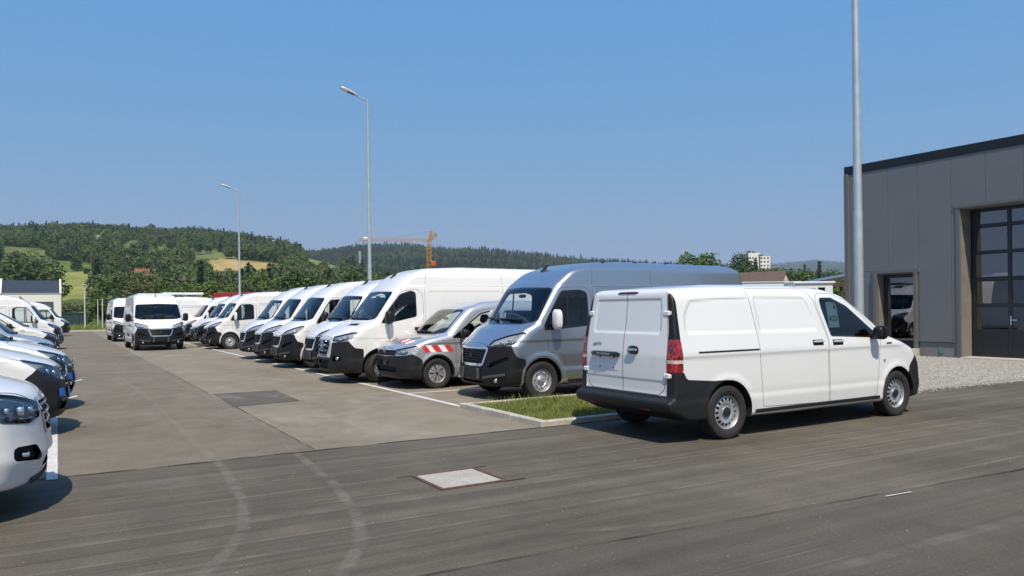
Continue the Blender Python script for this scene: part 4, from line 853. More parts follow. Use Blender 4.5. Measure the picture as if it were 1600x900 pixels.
# ---------------------------------------------------------------- yard and road
ROAD_Y = 9.0
ground = sheet('ground', [(-9000, -9000), (9000, -9000), (9000, 9000), (-9000, 9000)], -.30, 'meadow_grass')
lot = sheet('parking_lot', [(-30, ROAD_Y), (24, ROAD_Y), (24, 79.5), (-30, 79.5)], 0, 'lot_asphalt')
road = sheet('road', [(-90, 2.5), (90, 2.5), (90, ROAD_Y), (-90, ROAD_Y)], 0, 'road_asphalt')
near_road = mkmesh('road', [(-90, -30, 0), (90, -30, 0), (90, 3.72, 0), (8, 3.98, 0), (2.5, 4.36, 0), (-4, 4.6, 0), (-90, 5, 0)], [list(range(7))], 'near_road_asphalt')
near = struct('road', near_road, None, (0, 0, .004))
def strip(name, pts, w, z, m, parent, wob=0., step=.25):
    P_ = resample(np.array(pts, float), step); t_ = np.gradient(P_, axis=0); t_ /= np.linalg.norm(t_, axis=1)[:, None]; nn = np.stack([-t_[:, 1], t_[:, 0]], 1)
    a = P_+nn*(w/2*(1+wob*RNG.normal(size=len(P_))))[:, None]; b = P_-nn*(w/2*(1+wob*RNG.normal(size=len(P_))))[:, None]; n = len(P_)
    V = [(*p, z) for p in a]+[(*p, z) for p in b]; return link(name, mkmesh(name, V, [[i, n+i, n+i+1, i+1] for i in range(n-1)], m), parent)
strip('asphalt_joint', [(-30, 9.03), (0, 9.02), (2.7, 9.0), (5.75, 8.94), (24, 8.9)], .030, .004, 'joint_black', road, 1.1)
strip('asphalt_joint', [(-4, 4.6), (2.5, 4.36), (8, 3.98), (30, 3.87)], .016, .008, 'joint_black', near, .5)
strip('asphalt_joint', [(2.61, 9.05), (2.63, 13.9)], .010, .004, 'joint_black', lot, .7)
strip('asphalt_joint', [(2.60, 16.4), (2.63, 26)], .008, .004, 'joint_black', lot, .7)
sheet('repair_patch', [(2.60, 13.92), (3.80, 14.12), (3.88, 16.32), (2.66, 16.36)], .004, 'patch_asphalt', lot)
# dusty tyre tracks
k = NT('dust_track'); fac = k.rng(k.noise(2.2, 6, .75), .36, .68, 0, .42); tr = k.n('ShaderNodeBsdfTransparent'); mx = k.n('ShaderNodeMixShader'); k.p.inputs['Base Color'].default_value = (.36, .33, .285, 1); k.p.inputs['Roughness'].default_value = .95
uvn = k.n('ShaderNodeAttribute', attribute_name='edge'); k.l(k.math('MULTIPLY', fac, uvn.outputs['Fac']), mx.inputs[0]); k.l(tr.outputs[0], mx.inputs[1]); k.l(k.p.outputs[0], mx.inputs[2]); k.l(mx.outputs[0], k.t.nodes['Material Output'].inputs[0])
def dust(pts, w, z, parent, amt=1.):
    P_ = resample(fillet([(*p, 3.) for p in pts]) if len(pts) > 2 else np.array(pts), .15); t_ = np.gradient(P_, axis=0); t_ /= np.linalg.norm(t_, axis=1)[:, None]; nn = np.stack([-t_[:, 1], t_[:, 0]], 1); n = len(P_)
    V = np.concatenate([np.c_[P_+nn*w*q, np.full(n, z)] for q in (-.5, -.2, .2, .5)]); F = [[r*n+i, (r+1)*n+i, (r+1)*n+i+1, r*n+i+1] for r in range(3) for i in range(n-1)]
    me = mkmesh('tyre_track', V, F, 'dust_track'); at = me.attributes.new('edge', 'FLOAT', 'POINT'); e = np.concatenate([np.zeros(n), np.ones(n)*amt, np.ones(n)*amt, np.zeros(n)]); fade = np.clip(np.minimum(np.arange(n), np.arange(n)[::-1])/12, 0, 1); at.data.foreach_set('value', e*np.tile(fade, 4)); return link('tyre_track', me, parent)
dust([(1.20, 30), (1.47, 15.4), (1.46, 10.8), (1.47, 8.43), (1.36, 6.93), (1.17, 5.93), (.72, 5.0), (-.6, 3.6)], .13, .012, road, .75)
dust([(2.20, 30), (2.48, 13.6), (2.5, 10.7), (2.32, 8.69), (2.22, 7.05), (2.03, 5.89), (1.83, 5.23), (1.4, 4.5), (.2, 3.2)], .13, .012, road, .75)
for y0, y1, w in ((6.15, 5.8, .10), (7.55, 7.15, .07), (6.42, 6.10, .05), (8.15, 7.75, .06), (5.25, 5.0, .08), (7.0, 6.68, .05), (8.4, 8.0, .04), (5.6, 5.35, .05)): dust([(-12, y0+.5), (2, y0+.05), (14, y1), (40, y1-.6)], w, .010, road, random.uniform(.25, .75))
for y0, y1, w in ((3.1, 2.6, .16), (2.0, 1.7, .2)): dust([(-6, y0+.3), (4, y0), (30, y1)], w, .014, near, .5)
dust([(2.05, 5.3), (3.4, 4.5), (5.5, 4.15)], .14, .014, near, .7)
sheet('chalk_scratch', [(6.02, 4.02), (6.34, 3.995), (6.34, 4.012), (6.02, 4.037)], .012, 'road_paint', near)
# painted bay markings
LINE_X = 5.83
strip('bay_line', [(LINE_X, 11.5), (LINE_X, 70)], .12, .006, 'road_paint', lot, .03)
for y in [14.0+2.5*i for i in range(22)]: strip('bay_line', [(LINE_X+.06, y), (LINE_X+4.9, y)], .11, .006, 'road_paint', lot, .03)
strip('bay_line', [(-.07, 8.92), (-.05, 78)], .10, .006, 'road_paint', lot, .03)
for y in [10.6+2.6*i for i in range(25)]: strip('bay_line', [(-.13, y), (-4.9, y)], .11, .006, 'road_paint', lot, .03)
# shaft cover
mc = thing('manhole_cover', 'square pale concrete shaft cover set in the dark road', 'manhole cover', (3.33, 6.71, 0))
g = Geo(); g.box((0, 0, .001), (.615, .615, .020), .006); link('lid', g.mesh('lid', 'concrete', 30), mc)
g = Geo(); fr = .705
for sx, sy, dx, dy in ((0, 1, fr, .035), (0, -1, fr, .035), (1, 0, .035, fr-.07), (-1, 0, .035, fr-.07)): g.box((sx*(fr/2-.0175), sy*(fr/2-.0175), .004), (dx, dy, .02), .003)
mat('rust_iron', (.10, .055, .035), .8, noise=(20, .4)); link('iron_frame', g.mesh('iron_frame', 'rust_iron', 30), mc)
for xx, yy, w in ((.40, .365, .20), (-.42, .362, .16), (.42, -.35, .24)): g = Geo(); g.box((xx, yy, .005), (w, .02, .004)); link('tar_edge', g.mesh('tar_edge', 'joint_black', None), mc)
# planted island with kerb stones
IX0, IX1, IY0, IY1 = 5.72, 11.0, 8.96, 11.48
isl = struct('planting_bed', mkmesh('planting_bed', [(IX0+.1, IY0+.1, .055), (IX1-.1, IY0+.1, .055), (IX1-.1, IY1-.1, .055), (IX0+.1, IY1-.1, .055)], [[0, 1, 2, 3]], 'soil'))
g = Geo(); g.box((0, 0, 0), (.994, .12, .24), .012); kst = g.mesh('kerb_stone', 'kerb_concrete', 30)
def kerb(a, b, parent, n=None, z=-.038):
    a, b = Vector(a), Vector(b); d = b-a; n = n or max(1, round(d.length)); an = math.atan2(d.y, d.x)
    for i in range(n):
        p = a+d*((i+.5)/n); o = link('kerb_stone', kst, parent, (p.x, p.y, z+random.uniform(-.006, .004)), an+random.uniform(-.004, .004)); o.scale = (d.length/n, 1, 1)
kerb((IX0+.12, IY0+.06, 0), (IX1, IY0+.06, 0), isl); kerb((IX0+.06, IY0, 0), (IX0+.06, IY1, 0), isl); kerb((IX0+.12, IY1-.06, 0), (IX1, IY1-.06, 0), isl); kerb((IX1-.06, IY0+.12, 0), (IX1-.06, IY1-.12, 0), isl)
def grassmat(name, a, b, tip):
    k = NT(name); oi = k.n('ShaderNodeAttribute', attribute_name='shade'); c = k.mix(oi.outputs['Fac'], a, b); k.p.inputs['Subsurface Weight'].default_value = 0
    tl = k.n('ShaderNodeBsdfTranslucent'); k.l(c, tl.inputs[0]); mx = k.n('ShaderNodeMixShader'); mx.inputs[0].default_value = .3; k.done(c, .6, .3); k.l(k.p.outputs[0], mx.inputs[1]); k.l(tl.outputs[0], mx.inputs[2]); k.l(mx.outputs[0], k.t.nodes['Material Output'].inputs[0])
grassmat('grass_blade', (.13, .19, .03), (.36, .38, .10), None); grassmat('dry_stalk', (.24, .20, .10), (.36, .33, .20), None)
def blades(name, n, x0, x1, y0, y1, h0, h1, z, m, w=.007, label=None, edge=0.):
    x = RNG.uniform(x0, x1, n); y = RNG.uniform(y0, y1, n); cl = .55+.45*np.sin(x*2.3+1.7*np.sin(y*3.1))*np.sin(y*2.7+x)
    h = RNG.uniform(h0, h1, n)*(.35+.95*cl)*RNG.choice([.7, 1, 1, 1.5], n); a = RNG.uniform(0, 2*np.pi, n); le = RNG.uniform(.1, .75, n)*h; b = RNG.uniform(0, 2*np.pi, n)
    dx, dy = np.cos(a)*w/2, np.sin(a)*w/2; lx, ly = np.cos(b)*le, np.sin(b)*le
    P = np.stack([np.c_[x-dx, y-dy, np.full(n, z)], np.c_[x+dx, y+dy, np.full(n, z)], np.c_[x+lx*.4+dx*.8, y+ly*.4+dy*.8, z+h*.62], np.c_[x+lx*.4-dx*.8, y+ly*.4-dy*.8, z+h*.62], np.c_[x+lx, y+ly, z+h]], 1).reshape(-1, 3)
    i = np.arange(n)*5; F = np.concatenate([np.c_[i, i+1, i+2], np.c_[i, i+2, i+3], np.c_[i+3, i+2, i+4]])
    me = mkmesh(name, P, F, m); at = me.attributes.new('shade', 'FLOAT', 'POINT'); at.data.foreach_set('value', np.repeat(np.clip(RNG.normal(.45, .28, n)-.35*(cl-.5), 0, 1), 5)); return me
g1 = link('grass', blades('grass', 26000, IX0+.13, 9.6, IY0+.13, IY1-.13, .025, .08, .05, 'grass_blade'), label='short bright green grass filling the kerbed planting bed', category='grass', kind='stuff')
link('dry_grass', blades('dry_grass', 2600, IX0+.13, 9.6, IY0+.13, IY1-.13, .03, .10, .05, 'dry_stalk', .005), label='straw coloured dry stalks scattered through the planting bed', category='grass', kind='stuff')
g2 = link('weeds', blades('weeds', 260, IX0+.5, 9.8, IY1+.0, IY1+.22, .05, .17, .0, 'grass_blade', .008), label='thin weeds growing along the back kerb of the planting bed', category='weeds', kind='stuff')
# gravel yard in front of the hall
sheet('gravel_yard', [(11.1, 9.3), (13.4, 8.62), (17, 8.35), (23.4, 8.2), (40, 8.2), (40, 34), (11.1, 34)], .008, 'gravel')
def stones(name, n, x0, x1, y0, y1, r0, r1, label):
    x = RNG.uniform(x0, x1, n); y = RNG.uniform(y0, y1, n)**1; r = RNG.uniform(r0, r1, n)*RNG.choice([.6, 1, 1.3], n)
    base = np.array([(1, 0, 0), (-1, 0, 0), (0, 1, 0), (0, -1, 0), (0, 0, 1)], float); tri = np.array([(0, 2, 4), (2, 1, 4), (1, 3, 4), (3, 0, 4)])
    J = base[None]*RNG.uniform(.6, 1.2, (n, 5, 1))*r[:, None, None]; a = RNG.uniform(0, 6.28, n); ca, sa = np.cos(a)[:, None], np.sin(a)[:, None]
    P = np.stack([J[..., 0]*ca-J[..., 1]*sa+x[:, None], J[..., 0]*sa+J[..., 1]*ca+y[:, None], J[..., 2]*.7+.008], -1).reshape(-1, 3)
    F = (tri[None]+np.arange(n)[:, None, None]*5).reshape(-1, 3); me = mkmesh(name, P, F, 'stone'); return link(name, me, label=label, category='gravel', kind='stuff')
k = NT('stone'); k.done(k.mix(k.rng(k.noise(14, 3), .3, .7, 0, 1), (.22, .205, .18), (.42, .40, .355)), .9)
stones('gravel', 26000, 12.2, 22.7, 8.75, 14.5, .012, .034, 'pale crushed gravel in front of the grey hall')
stones('gravel', 2600, 12.4, 22.7, 8.3, 8.9, .008, .018, 'loose grit scattered where the gravel meets the road')
stones('gravel', 1500, -3, 14, 2.5, 9.2, .002, .006, 'scattered tiny grit lying on the dark road')
# far edge of the yard
fe = link('far_kerb', None, None, (0, 0, 0), kind='structure')
kerb((-16, 79.6, 0), (16, 79.6, 0), fe, 16, .03)
sheet('verge', [(-60, 79.7), (60, 79.7), (60, 125), (-60, 125)], -.02, 'meadow_grass')
link('grass', blades('grass', 26000, -12, 10, 79.8, 104, .10, .38, -.02, 'grass_blade', .05), label='rough green grass verge beyond the end of the yard', category='grass', kind='stuff')
sheet('path', [(-40, 105), (40, 105), (40, 109), (-40, 109)], .0, 'gravel')
# ---------------------------------------------------------------- hills
def yh(px): return 481-.013*(px-800)
def interp(tab, px): return np.interp(px, [t[0] for t in tab], [t[1] for t in tab])
RA = [(-700, 352), (0, 351), (60, 351), (130, 347), (200, 353), (260, 358), (300, 357), (350, 362), (400, 368), (440, 375), (480, 386), (520, 398), (560, 414), (620, 444), (700, 475), (2400, 475)]
RB = [(-700, 430), (300, 410), (420, 396), (500, 389), (560, 381), (640, 379), (700, 387), (750, 386), (800, 391), (860, 397), (920, 403), (1000, 408), (1060, 410), (1150, 413), (1260, 432), (1400, 452), (2400, 465)]
RC = [(-700, 470), (900, 440), (1100, 425), (1200, 414), (1250, 410), (1275, 407), (1300, 409), (1340, 412), (1500, 413), (1700, 418), (2400, 440)]
RD = [(-700, 480), (960, 470), (1040, 440), (1120, 424), (1180, 421), (1250, 428), (1330, 436), (1450, 440), (2400, 470)]
def ridge(tab, px, f, f0, f1, tree, pw):
    zt = (yh(px)-interp(tab, px))/CAM_F*f1+CAM_H-tree; t = np.clip((f-f0)/(f1-f0), 0, 1); s = np.where(f < f1, t**pw*(1+.35*(1-t)*np.sin(t*3.1)), 1-.5*sstep(f1, f1*1.9, f)); return np.maximum(zt, 0)*s
def land(px, f):
    z = np.maximum.reduce([ridge(RA, px, f, 190, 980, 11, 1.45), ridge(RB, px, f, 700, 2300, 15, 1.5), ridge(RC, px, f, 3000, 7500, 5, 1.3), ridge(RD, px, f, 200, 640, 9, 1.2)])
    x, y = fx(px, f); und = 2.2*np.sin(x*.021+1)*np.sin(y*.017)+1.2*np.sin(x*.05+y*.043); return z + und*sstep(200, 420, f) - .25
def fx(px, f): a = (px-800)/CAM_F; return f*fw.x+a*f*rt.x, f*fw.y+a*f*rt.y
def sil(px, f, z): return yh(px)-(z-CAM_H)/f*CAM_F
FIELDS = [([(66, 404), (120, 410), (205, 420), (170, 427), (66, 427)], (.10, .15, .035)), ([(68, 427), (150, 424), (138, 440), (150, 466), (70, 470)], (.23, .24, .075)),
          ([(305, 415), (345, 404), (425, 410), (470, 420), (330, 424)], (.36, .27, .12)), ([(296, 402), (345, 394), (420, 402), (345, 404)], (.15, .17, .055)),
          ([(472, 390), (490, 394), (545, 414), (505, 420), (480, 408)], (.16, .20, .07)), ([(0, 385), (60, 388), (100, 402), (0, 404)], (.12, .14, .05)),
          ([(180, 378), (240, 372), (330, 385), (345, 394), (290, 402), (210, 398)], (.11, .135, .05))]
px = np.linspace(-260, 1900, 440); ff = np.concatenate([np.geomspace(112, 1300, 120), np.geomspace(1340, 9500, 60)])
PX, FF = np.meshgrid(px, ff, indexing='ij'); Z = land(PX, FF); X, Y = fx(PX, FF); SY = sil(PX, FF, Z)
colr = np.tile(np.array([.075, .10, .032]), (*PX.shape, 1)); fmask = np.zeros(PX.shape, int)
for i, (poly, c) in enumerate(FIELDS):
    ins = (polysd(poly, PX, SY) < 0) & (FF < 1100); colr[ins] = c; fmask[ins] = i+1
n, m_ = PX.shape; I = np.arange(n*m_).reshape(n, m_); F = np.stack([I[:-1, :-1], I[1:, :-1], I[1:, 1:], I[:-1, 1:]], -1).reshape(-1, 4)
me = mkmesh('hills', np.stack([X, Y, Z], -1).reshape(-1, 3), F, None, smooth=60)
at = me.color_attributes.new('field', 'FLOAT_COLOR', 'POINT'); at.data.foreach_set('color', np.c_[colr.reshape(-1, 3), np.ones(n*m_)].ravel())
k = NT('hill_ground'); a = k.n('ShaderNodeAttribute', attribute_name='field'); c = k.mix(1., a.outputs['Color'], k.mix(k.rng(k.noise(.05, 6, .65), .3, .7, 0, 1), (.7, .72, .7), (1.3, 1.27, 1.2)), 'MULTIPLY'); k.done(c, .95, .1); me.materials.append(MAT['hill_ground'])
struct('hills', me)
# ---------------------------------------------------------------- foliage
def leafmat(name, a, b, c=None):
    k = NT(name); at = k.n('ShaderNodeAttribute', attribute_name='shade'); oi = k.n('ShaderNodeObjectInfo'); col = k.mix(at.outputs['Fac'], a, b)
    col = k.mix(1., col, k.mix(oi.outputs['Random'], (.82, .86, .84), (1.16, 1.13, 1.04)), 'MULTIPLY'); tl = k.n('ShaderNodeBsdfTranslucent'); k.l(col, tl.inputs[0]); mx = k.n('ShaderNodeMixShader'); mx.inputs[0].default_value = .25; k.done(col, .6, .25)
    k.l(k.p.outputs[0], mx.inputs[1]); k.l(tl.outputs[0], mx.inputs[2]); k.l(mx.outputs[0], k.t.nodes['Material Output'].inputs[0])
leafmat('leaf_green', (.066, .108, .030), (.15, .21, .065)); leafmat('leaf_dark', (.050, .086, .032), (.105, .155, .058)); leafmat('leaf_bright', (.075, .12, .025), (.17, .225, .055)); leafmat('leaf_olive', (.085, .10, .038), (.17, .185, .08)); leafmat('needle', (.034, .062, .034), (.070, .108, .054))
mat('bark', (.10, .08, .06), .95, noise=(6, .3))
def crown(name, n, size, lobes, rz, seed, m, hang=0.):
    """leaf cards spread over the outside of uneven lobes; lobes: (x,y,z,r)"""
    r = np.random.default_rng(seed); P = []; S_ = []; k = r.integers(0, len(lobes), n); lb = np.array(lobes)[k]; d = r.normal(size=(n, 3)); d /= np.linalg.norm(d, axis=1)[:, None]
    rad = lb[:, 3]*(r.uniform(.35, 1, n)**.45)*(1+.18*np.sin(d[:, 0]*7+k)*np.sin(d[:, 2]*6+2*k)); c = lb[:, :3]+d*rad[:, None]*np.array([1, 1, rz])
    a = r.normal(size=(n, 3)); a /= np.linalg.norm(a, axis=1)[:, None]; nn = d*.7+a*.8; b = np.cross(nn, r.normal(size=(n, 3))); b /= np.linalg.norm(b, axis=1)[:, None]; e = np.cross(nn, b); e /= np.linalg.norm(e, axis=1)[:, None]
    s = size*r.uniform(.6, 1.3, n)[:, None]; V = np.stack([c-b*s*.5, c+e*s*.33-b*s*.1, c+b*s*.6, c-e*s*.33+b*s*.1], 1).reshape(-1, 3); F = np.arange(4*n).reshape(n, 4)
    me = mkmesh(name, V, F, m); at = me.attributes.new('shade', 'FLOAT', 'POINT'); zz = np.array(lobes); at.data.foreach_set('value', np.repeat(np.clip(r.normal(.45, .22, n)+.12*np.sin(k*2.1), 0, 1), 4)); return me
def lobes(seed, n, w, h0, h1, r0, r1):
    r = np.random.default_rng(seed); L_ = []
    for i in range(n):
        t = (i+.5)/n; z = h0+(h1-h0)*t; ww = w*math.sin(math.pi*(.22+.68*t))**.8; a = i*2.4+r.uniform(-.5, .5); q = ww*r.uniform(.45, 1); L_.append((math.cos(a)*q, math.sin(a)*q, z, r.uniform(r0, r1)))
    L_.append((0, 0, (h0+h1)/2, (r0+r1)*.75)); return L_
def trunk(name, h, r, seed, lb):
    rr = np.random.default_rng(seed); g = Geo(); z = np.linspace(0, h, 6); g.tube([(.12*math.sin(q*1.3+seed), .1*math.cos(q+seed), q) for q in z], list(np.linspace(r, r*.45, 6)), 8)
    for (x, y, zz, q) in lb[::2]: g.tube([(0, 0, h*.55), (x*.5, y*.5, (zz+h*.5)/2), (x*.9, y*.9, zz)], [r*.4, r*.28, r*.1], 5)
    return g.mesh(name, 'bark', 50)
# kinds for the belt of trees behind the yard (unit: metres, about 8 m tall)
TREES = []
for i, (w, h0, h1, nl, mm, rz, r0, r1) in enumerate([(2.6, 1.8, 6.9, 15, 'leaf_green', .9, 1.0, 1.6), (2.2, 1.6, 7.2, 16, 'leaf_dark', 1., .9, 1.5), (3.0, 1.4, 6.3, 17, 'leaf_bright', .85, 1.0, 1.6), (2.8, 1.0, 6.6, 15, 'leaf_olive', .9, .9, 1.5), (1.9, 1.4, 7.4, 14, 'leaf_green', 1.1, .8, 1.3), (3.4, .8, 5.8, 18, 'leaf_dark', .8, 1.0, 1.5)]):
    lb = lobes(30+i, nl, w, h0, h1, r0, r1); TREES.append((crown('crown', 3600, .40, lb, rz, 50+i, mm), trunk('trunk', h1*.8, .2, i, lb)))
for i, mm in enumerate(('leaf_green', 'leaf_bright', 'leaf_olive', 'leaf_dark')):       # bushes, about 3 m
    lb = lobes(70+i, 9, 1.5, .6, 2.3, .6, .95); TREES.append((crown('crown', 1500, .26, lb, .85, 80+i, mm), trunk('trunk', 1.8, .07, i, lb)))
def put_tree(kind, px, depth, top, label, group, name='leafy_tree', cat='tree', wid=1., zg=None):
    p = pix(px, top, depth); x, y = p.x, p.y; z0 = zg if zg is not None else (0. if depth < 112 else float(land(np.array([float(px)]), np.array([float(depth)]))[0])); h = {True: 8.0, False: 3.1}[kind < 6]; s = max(.25, (p.z-z0)/h)
    o = thing(name, label, cat, (x, y, z0-.05), random.uniform(0, 6.28), group); o.scale = (s*wid, s*wid, s); cr, tr = TREES[kind]; link('crown', cr, o); link('trunk', tr, o); return o
# far forest: real small trees spread over the hills as one mass
src = bpy.data.collections.new('forest_sources')
def far_src(i, me):
    o = bpy.data.objects.new('forest_source', me); src.objects.link(o); return o
for i in range(5):
    lb = lobes(100+i, 7, 2.9, 3.2, 9.0, 1.8, 2.8); far_src(i, crown('forest_tree', 420, 1.2, lb, .95, 120+i, ('leaf_green', 'leaf_dark', 'leaf_dark', 'leaf_olive', 'leaf_green')[i]))
for i in range(3):
    lb = [(0, 0, z, max(.35, 2.3*(1-z/14.5))) for z in np.linspace(1.8, 13.2, 9)]; far_src(5+i, crown('forest_tree', 150, 1.6, lb, .7, 140+i, 'needle'))
def forest(name, label, f0, f1, px0, px1, cell, scale, conif):
    pts = []; f = f0
    P_ = []
    while f < f1:
        w = (px1-px0)/CAM_F*f; nn = int(w/cell); q = px0+(np.arange(nn)+RNG.uniform(0, 1, nn))/nn*(px1-px0); d = f+RNG.uniform(-.5, .5, nn)*cell; P_.append(np.c_[q, d]); f += cell
    P_ = np.concatenate(P_); z = land(P_[:, 0], P_[:, 1]); s = sil(P_[:, 0], P_[:, 1], z); keep = np.ones(len(P_), bool)
    for poly, c in FIELDS:
        ins = polysd(poly, P_[:, 0], s) < 0
        for hh in (5., 9.5): ins |= polysd(poly, P_[:, 0], sil(P_[:, 0], P_[:, 1], z+hh*scale)) < 0
        keep &= ~(ins & (P_[:, 1] < 1150) & (RNG.uniform(size=len(P_)) > (.10 if poly is FIELDS[-1][0] else .004)))
    keep &= z > 1.0
    P_, z = P_[keep], z[keep]; x, y = fx(P_[:, 0], P_[:, 1]); N_ = len(x)
    me = bpy.data.meshes.new(name); me.from_pydata(np.c_[x, y, z-.4].tolist(), [], [])
    co = np.clip(.5+.5*np.sin(x*.013+2)*np.cos(y*.011), 0, 1)*conif*2; idx = np.where(RNG.uniform(size=N_) < co, RNG.integers(5, 8, N_), RNG.integers(0, 5, N_)).astype(np.int32)
    a = me.attributes.new('pick', 'INT', 'POINT'); a.data.foreach_set('value', idx)
    a = me.attributes.new('size', 'FLOAT', 'POINT'); big = np.where(RNG.uniform(size=N_) > .97, 1.35, 1.); a.data.foreach_set('value', (scale*RNG.uniform(.65, 1.25, N_)*big).astype(np.float32))
    a = me.attributes.new('turn', 'FLOAT', 'POINT'); a.data.foreach_set('value', RNG.uniform(0, 6.28, N_).astype(np.float32))
    o = link(name, me, label=label, category='forest', kind='stuff'); ng = bpy.data.node_groups.new('scatter', 'GeometryNodeTree'); ng.interface.new_socket('Geometry', in_out='INPUT', socket_type='NodeSocketGeometry'); ng.interface.new_socket('Geometry', in_out='OUTPUT', socket_type='NodeSocketGeometry')
    gi, go = ng.nodes.new('NodeGroupInput'), ng.nodes.new('NodeGroupOutput'); ci = ng.nodes.new('GeometryNodeCollectionInfo'); ci.inputs[0].default_value = src; ci.inputs[1].default_value = True; ci.inputs[2].default_value = True
    ip = ng.nodes.new('GeometryNodeInstanceOnPoints'); ip.inputs['Pick Instance'].default_value = True
    def attr(nm, ty): q = ng.nodes.new('GeometryNodeInputNamedAttribute'); q.data_type = ty; q.inputs[0].default_value = nm; return q.outputs[0]
    cx = ng.nodes.new('ShaderNodeCombineXYZ'); ng.links.new(attr('turn', 'FLOAT'), cx.inputs[2]); ng.links.new(gi.outputs[0], ip.inputs['Points']); ng.links.new(ci.outputs[0], ip.inputs['Instance']); ng.links.new(attr('pick', 'INT'), ip.inputs['Instance Index']); ng.links.new(attr('size', 'FLOAT'), ip.inputs['Scale']); ng.links.new(cx.outputs[0], ip.inputs['Rotation']); ng.links.new(ip.outputs[0], go.inputs[0])
    md = o.modifiers.new('scatter', 'NODES'); md.node_group = ng; return N_
forest('forest', 'mixed green forest covering the hill on the left', 240, 1060, -160, 600, 6.4, 1.0, .07)
forest('forest', 'dark forest covering the long ridge in the distance', 1250, 2380, 330, 1300, 12.5, 1.25, .55)
forest('forest', 'green trees covering the low rise behind the brown roofed house', 380, 680, 1020, 1420, 7.5, .9, .2)
forest('forest', 'hazy blue forest on the farthest ridge at the right', 5600, 7560, 1080, 1460, 32., 1.6, .3)
# ---------------------------------------------------------------- grey hall on the right
mat('hall_panel', (.17, .172, .176), .42, metal=.15, noise=(.8, .05)); mat('joint_light', (.30, .30, .30), .6); mat('hall_trim', (.15, .148, .145), .45, metal=.2); mat('roof_edge', (.012, .014, .018), .35, metal=.2); mat('reveal', (.20, .185, .16), .6, noise=(3, .12)); mat('door_frame_dark', (.022, .026, .030), .4, metal=.2)
mat('hall_inside', (.05, .05, .055), .9); mat('plinth', (.20, .20, .195), .8, noise=(3, .1)); mat('galvanised', (.50, .53, .54), .42, metal=.55, noise=(5, .10)); mat('green_spray', (.03, .30, .14), .8)
HX, HY1, HY0, HZ = 22.8, 16.50, 1.05, 5.98
hall = thing('industrial_hall', 'dark grey panelled hall with black roof edge at the right', 'building', (HX, 9, 0))
def hp(name, g, m, parent=hall, sm=30): o = link(name, g.mesh(name, m, sm), parent); o.matrix_parent_inverse = Matrix.Translation((-HX, -9, 0)) if parent is hall else Matrix.Identity(4); return o
BD0, BD1, BDZ = 6.9, 12.8, 4.40            # big door opening
SD0, SD1, SDZ = 14.20, 15.46, 2.58         # small door opening
g = Geo(); 
# inner shell so that the panes look into a room
g.box((HX+9.2, (HY0+HY1)/2, HZ-.12), (18.0, HY1-HY0-.1, .1)); g.box((HX+18.1, (HY0+HY1)/2, HZ/2), (.2, HY1-HY0, HZ-.3)); g.box((HX+9.2, HY1-.08, HZ/2), (18, .12, HZ-.3)); g.box((HX+9.2, HY0+.08, HZ/2), (18, .12, HZ-.3)); g.box((HX+9.2, (HY0+HY1)/2, .0), (17.9, HY1-HY0-.3, .06)); hp('inner_shell', g, 'hall_inside')
g = Geo(); g.box((HX+9.0, HY1+.03, HZ/2), (18.06, .10, HZ-.02), .01); hp('side_wall', g, 'hall_panel')
y = HY1-.60; edges = [HY1-.02]+[16.06-1.0*i for i in range(16)]
for a, b in zip(edges[:-1], edges[1:]):
    spans = [(.46, HZ-.02)]; extra = []
    if b < SD1-.1 and a > SD0+.1: spans = [(SDZ+.1, HZ-.02)]
    if b < BD1-.1 and a > BD0+.1: spans = [(BDZ+.09, HZ-.02)]
    jobs = [(a, b, z0, z1) for z0, z1 in spans]
    if a > SD1 > b: jobs.append((a, SD1+.11, .46, SDZ+.09))
    if a > SD0 > b: jobs.append((SD0-.11, b, .46, SDZ+.09))
    if a > BD1 > b: jobs.append((a, BD1+.115, .46, BDZ+.08))
    for a2, b2, z0, z1 in jobs:
        if a2-b2 > .03: g = Geo(); g.box((HX+.04, (a2+b2)/2, (z0+z1)/2), (.08, a2-b2-.008, z1-z0), .004); hp('wall_panel', g, 'hall_panel')
for (a, b, z0, z1) in ((SD1+.10, SD1, .46, SDZ+.1),): pass
g = Geo(); g.box((HX+.085, (SD1+16.06)/2, 3), (.02, .6, 5.8)); g.box((HX+.10, 13.6, 3.0), (.03, 1.3, 5.9)); g.box((HX+.10, 9, 5.3), (.03, 14, 1.6)); hp('backing', g, 'joint_light')
g = Geo(); g.box((HX+.13, (HY0+HY1)/2, HZ+.10), (.30, HY1-HY0+.24, .28), .01); g.box((HX+9, HY1+.06, HZ+.10), (17.4, .16, .26), .01); hp('roof_edge', g, 'roof_edge')
g = Geo(); g.box((HX+9, (HY0+HY1)/2, HZ+.16), (18, HY1-HY0, .1)); hp('roof', g, 'roof_edge')
g = Geo(); g.box((HX+.0, HY1+.02, HZ/2-.01), (.14, .16, HZ-.06), .005); hp('corner_trim', g, 'hall_trim')
g = Geo(); g.box((HX+.06, (BD1+.12+SD0-.12)/2, .22), (.10, SD0-BD1-.24, .44), .008); hp('plinth', g, 'plinth'); g = Geo(); g.box((HX+.06, (SD1+.12+HY1)/2, .22), (.10, HY1-SD1-.12, .44), .008); hp('plinth', g, 'plinth')
g = Geo(); g.box((HX-.012, (BD1+SD0)/2, .475), (.03, SD0-BD1-.24, .05), .004); hp('drip_rail', g, 'hall_trim')
g = Geo(); g.box((HX+.005, 13.45, .20), (.012, .05, .22)); g.box((HX+.005, 13.40, .12), (.012, .13, .03)); hp('spray_mark', g, 'green_spray')
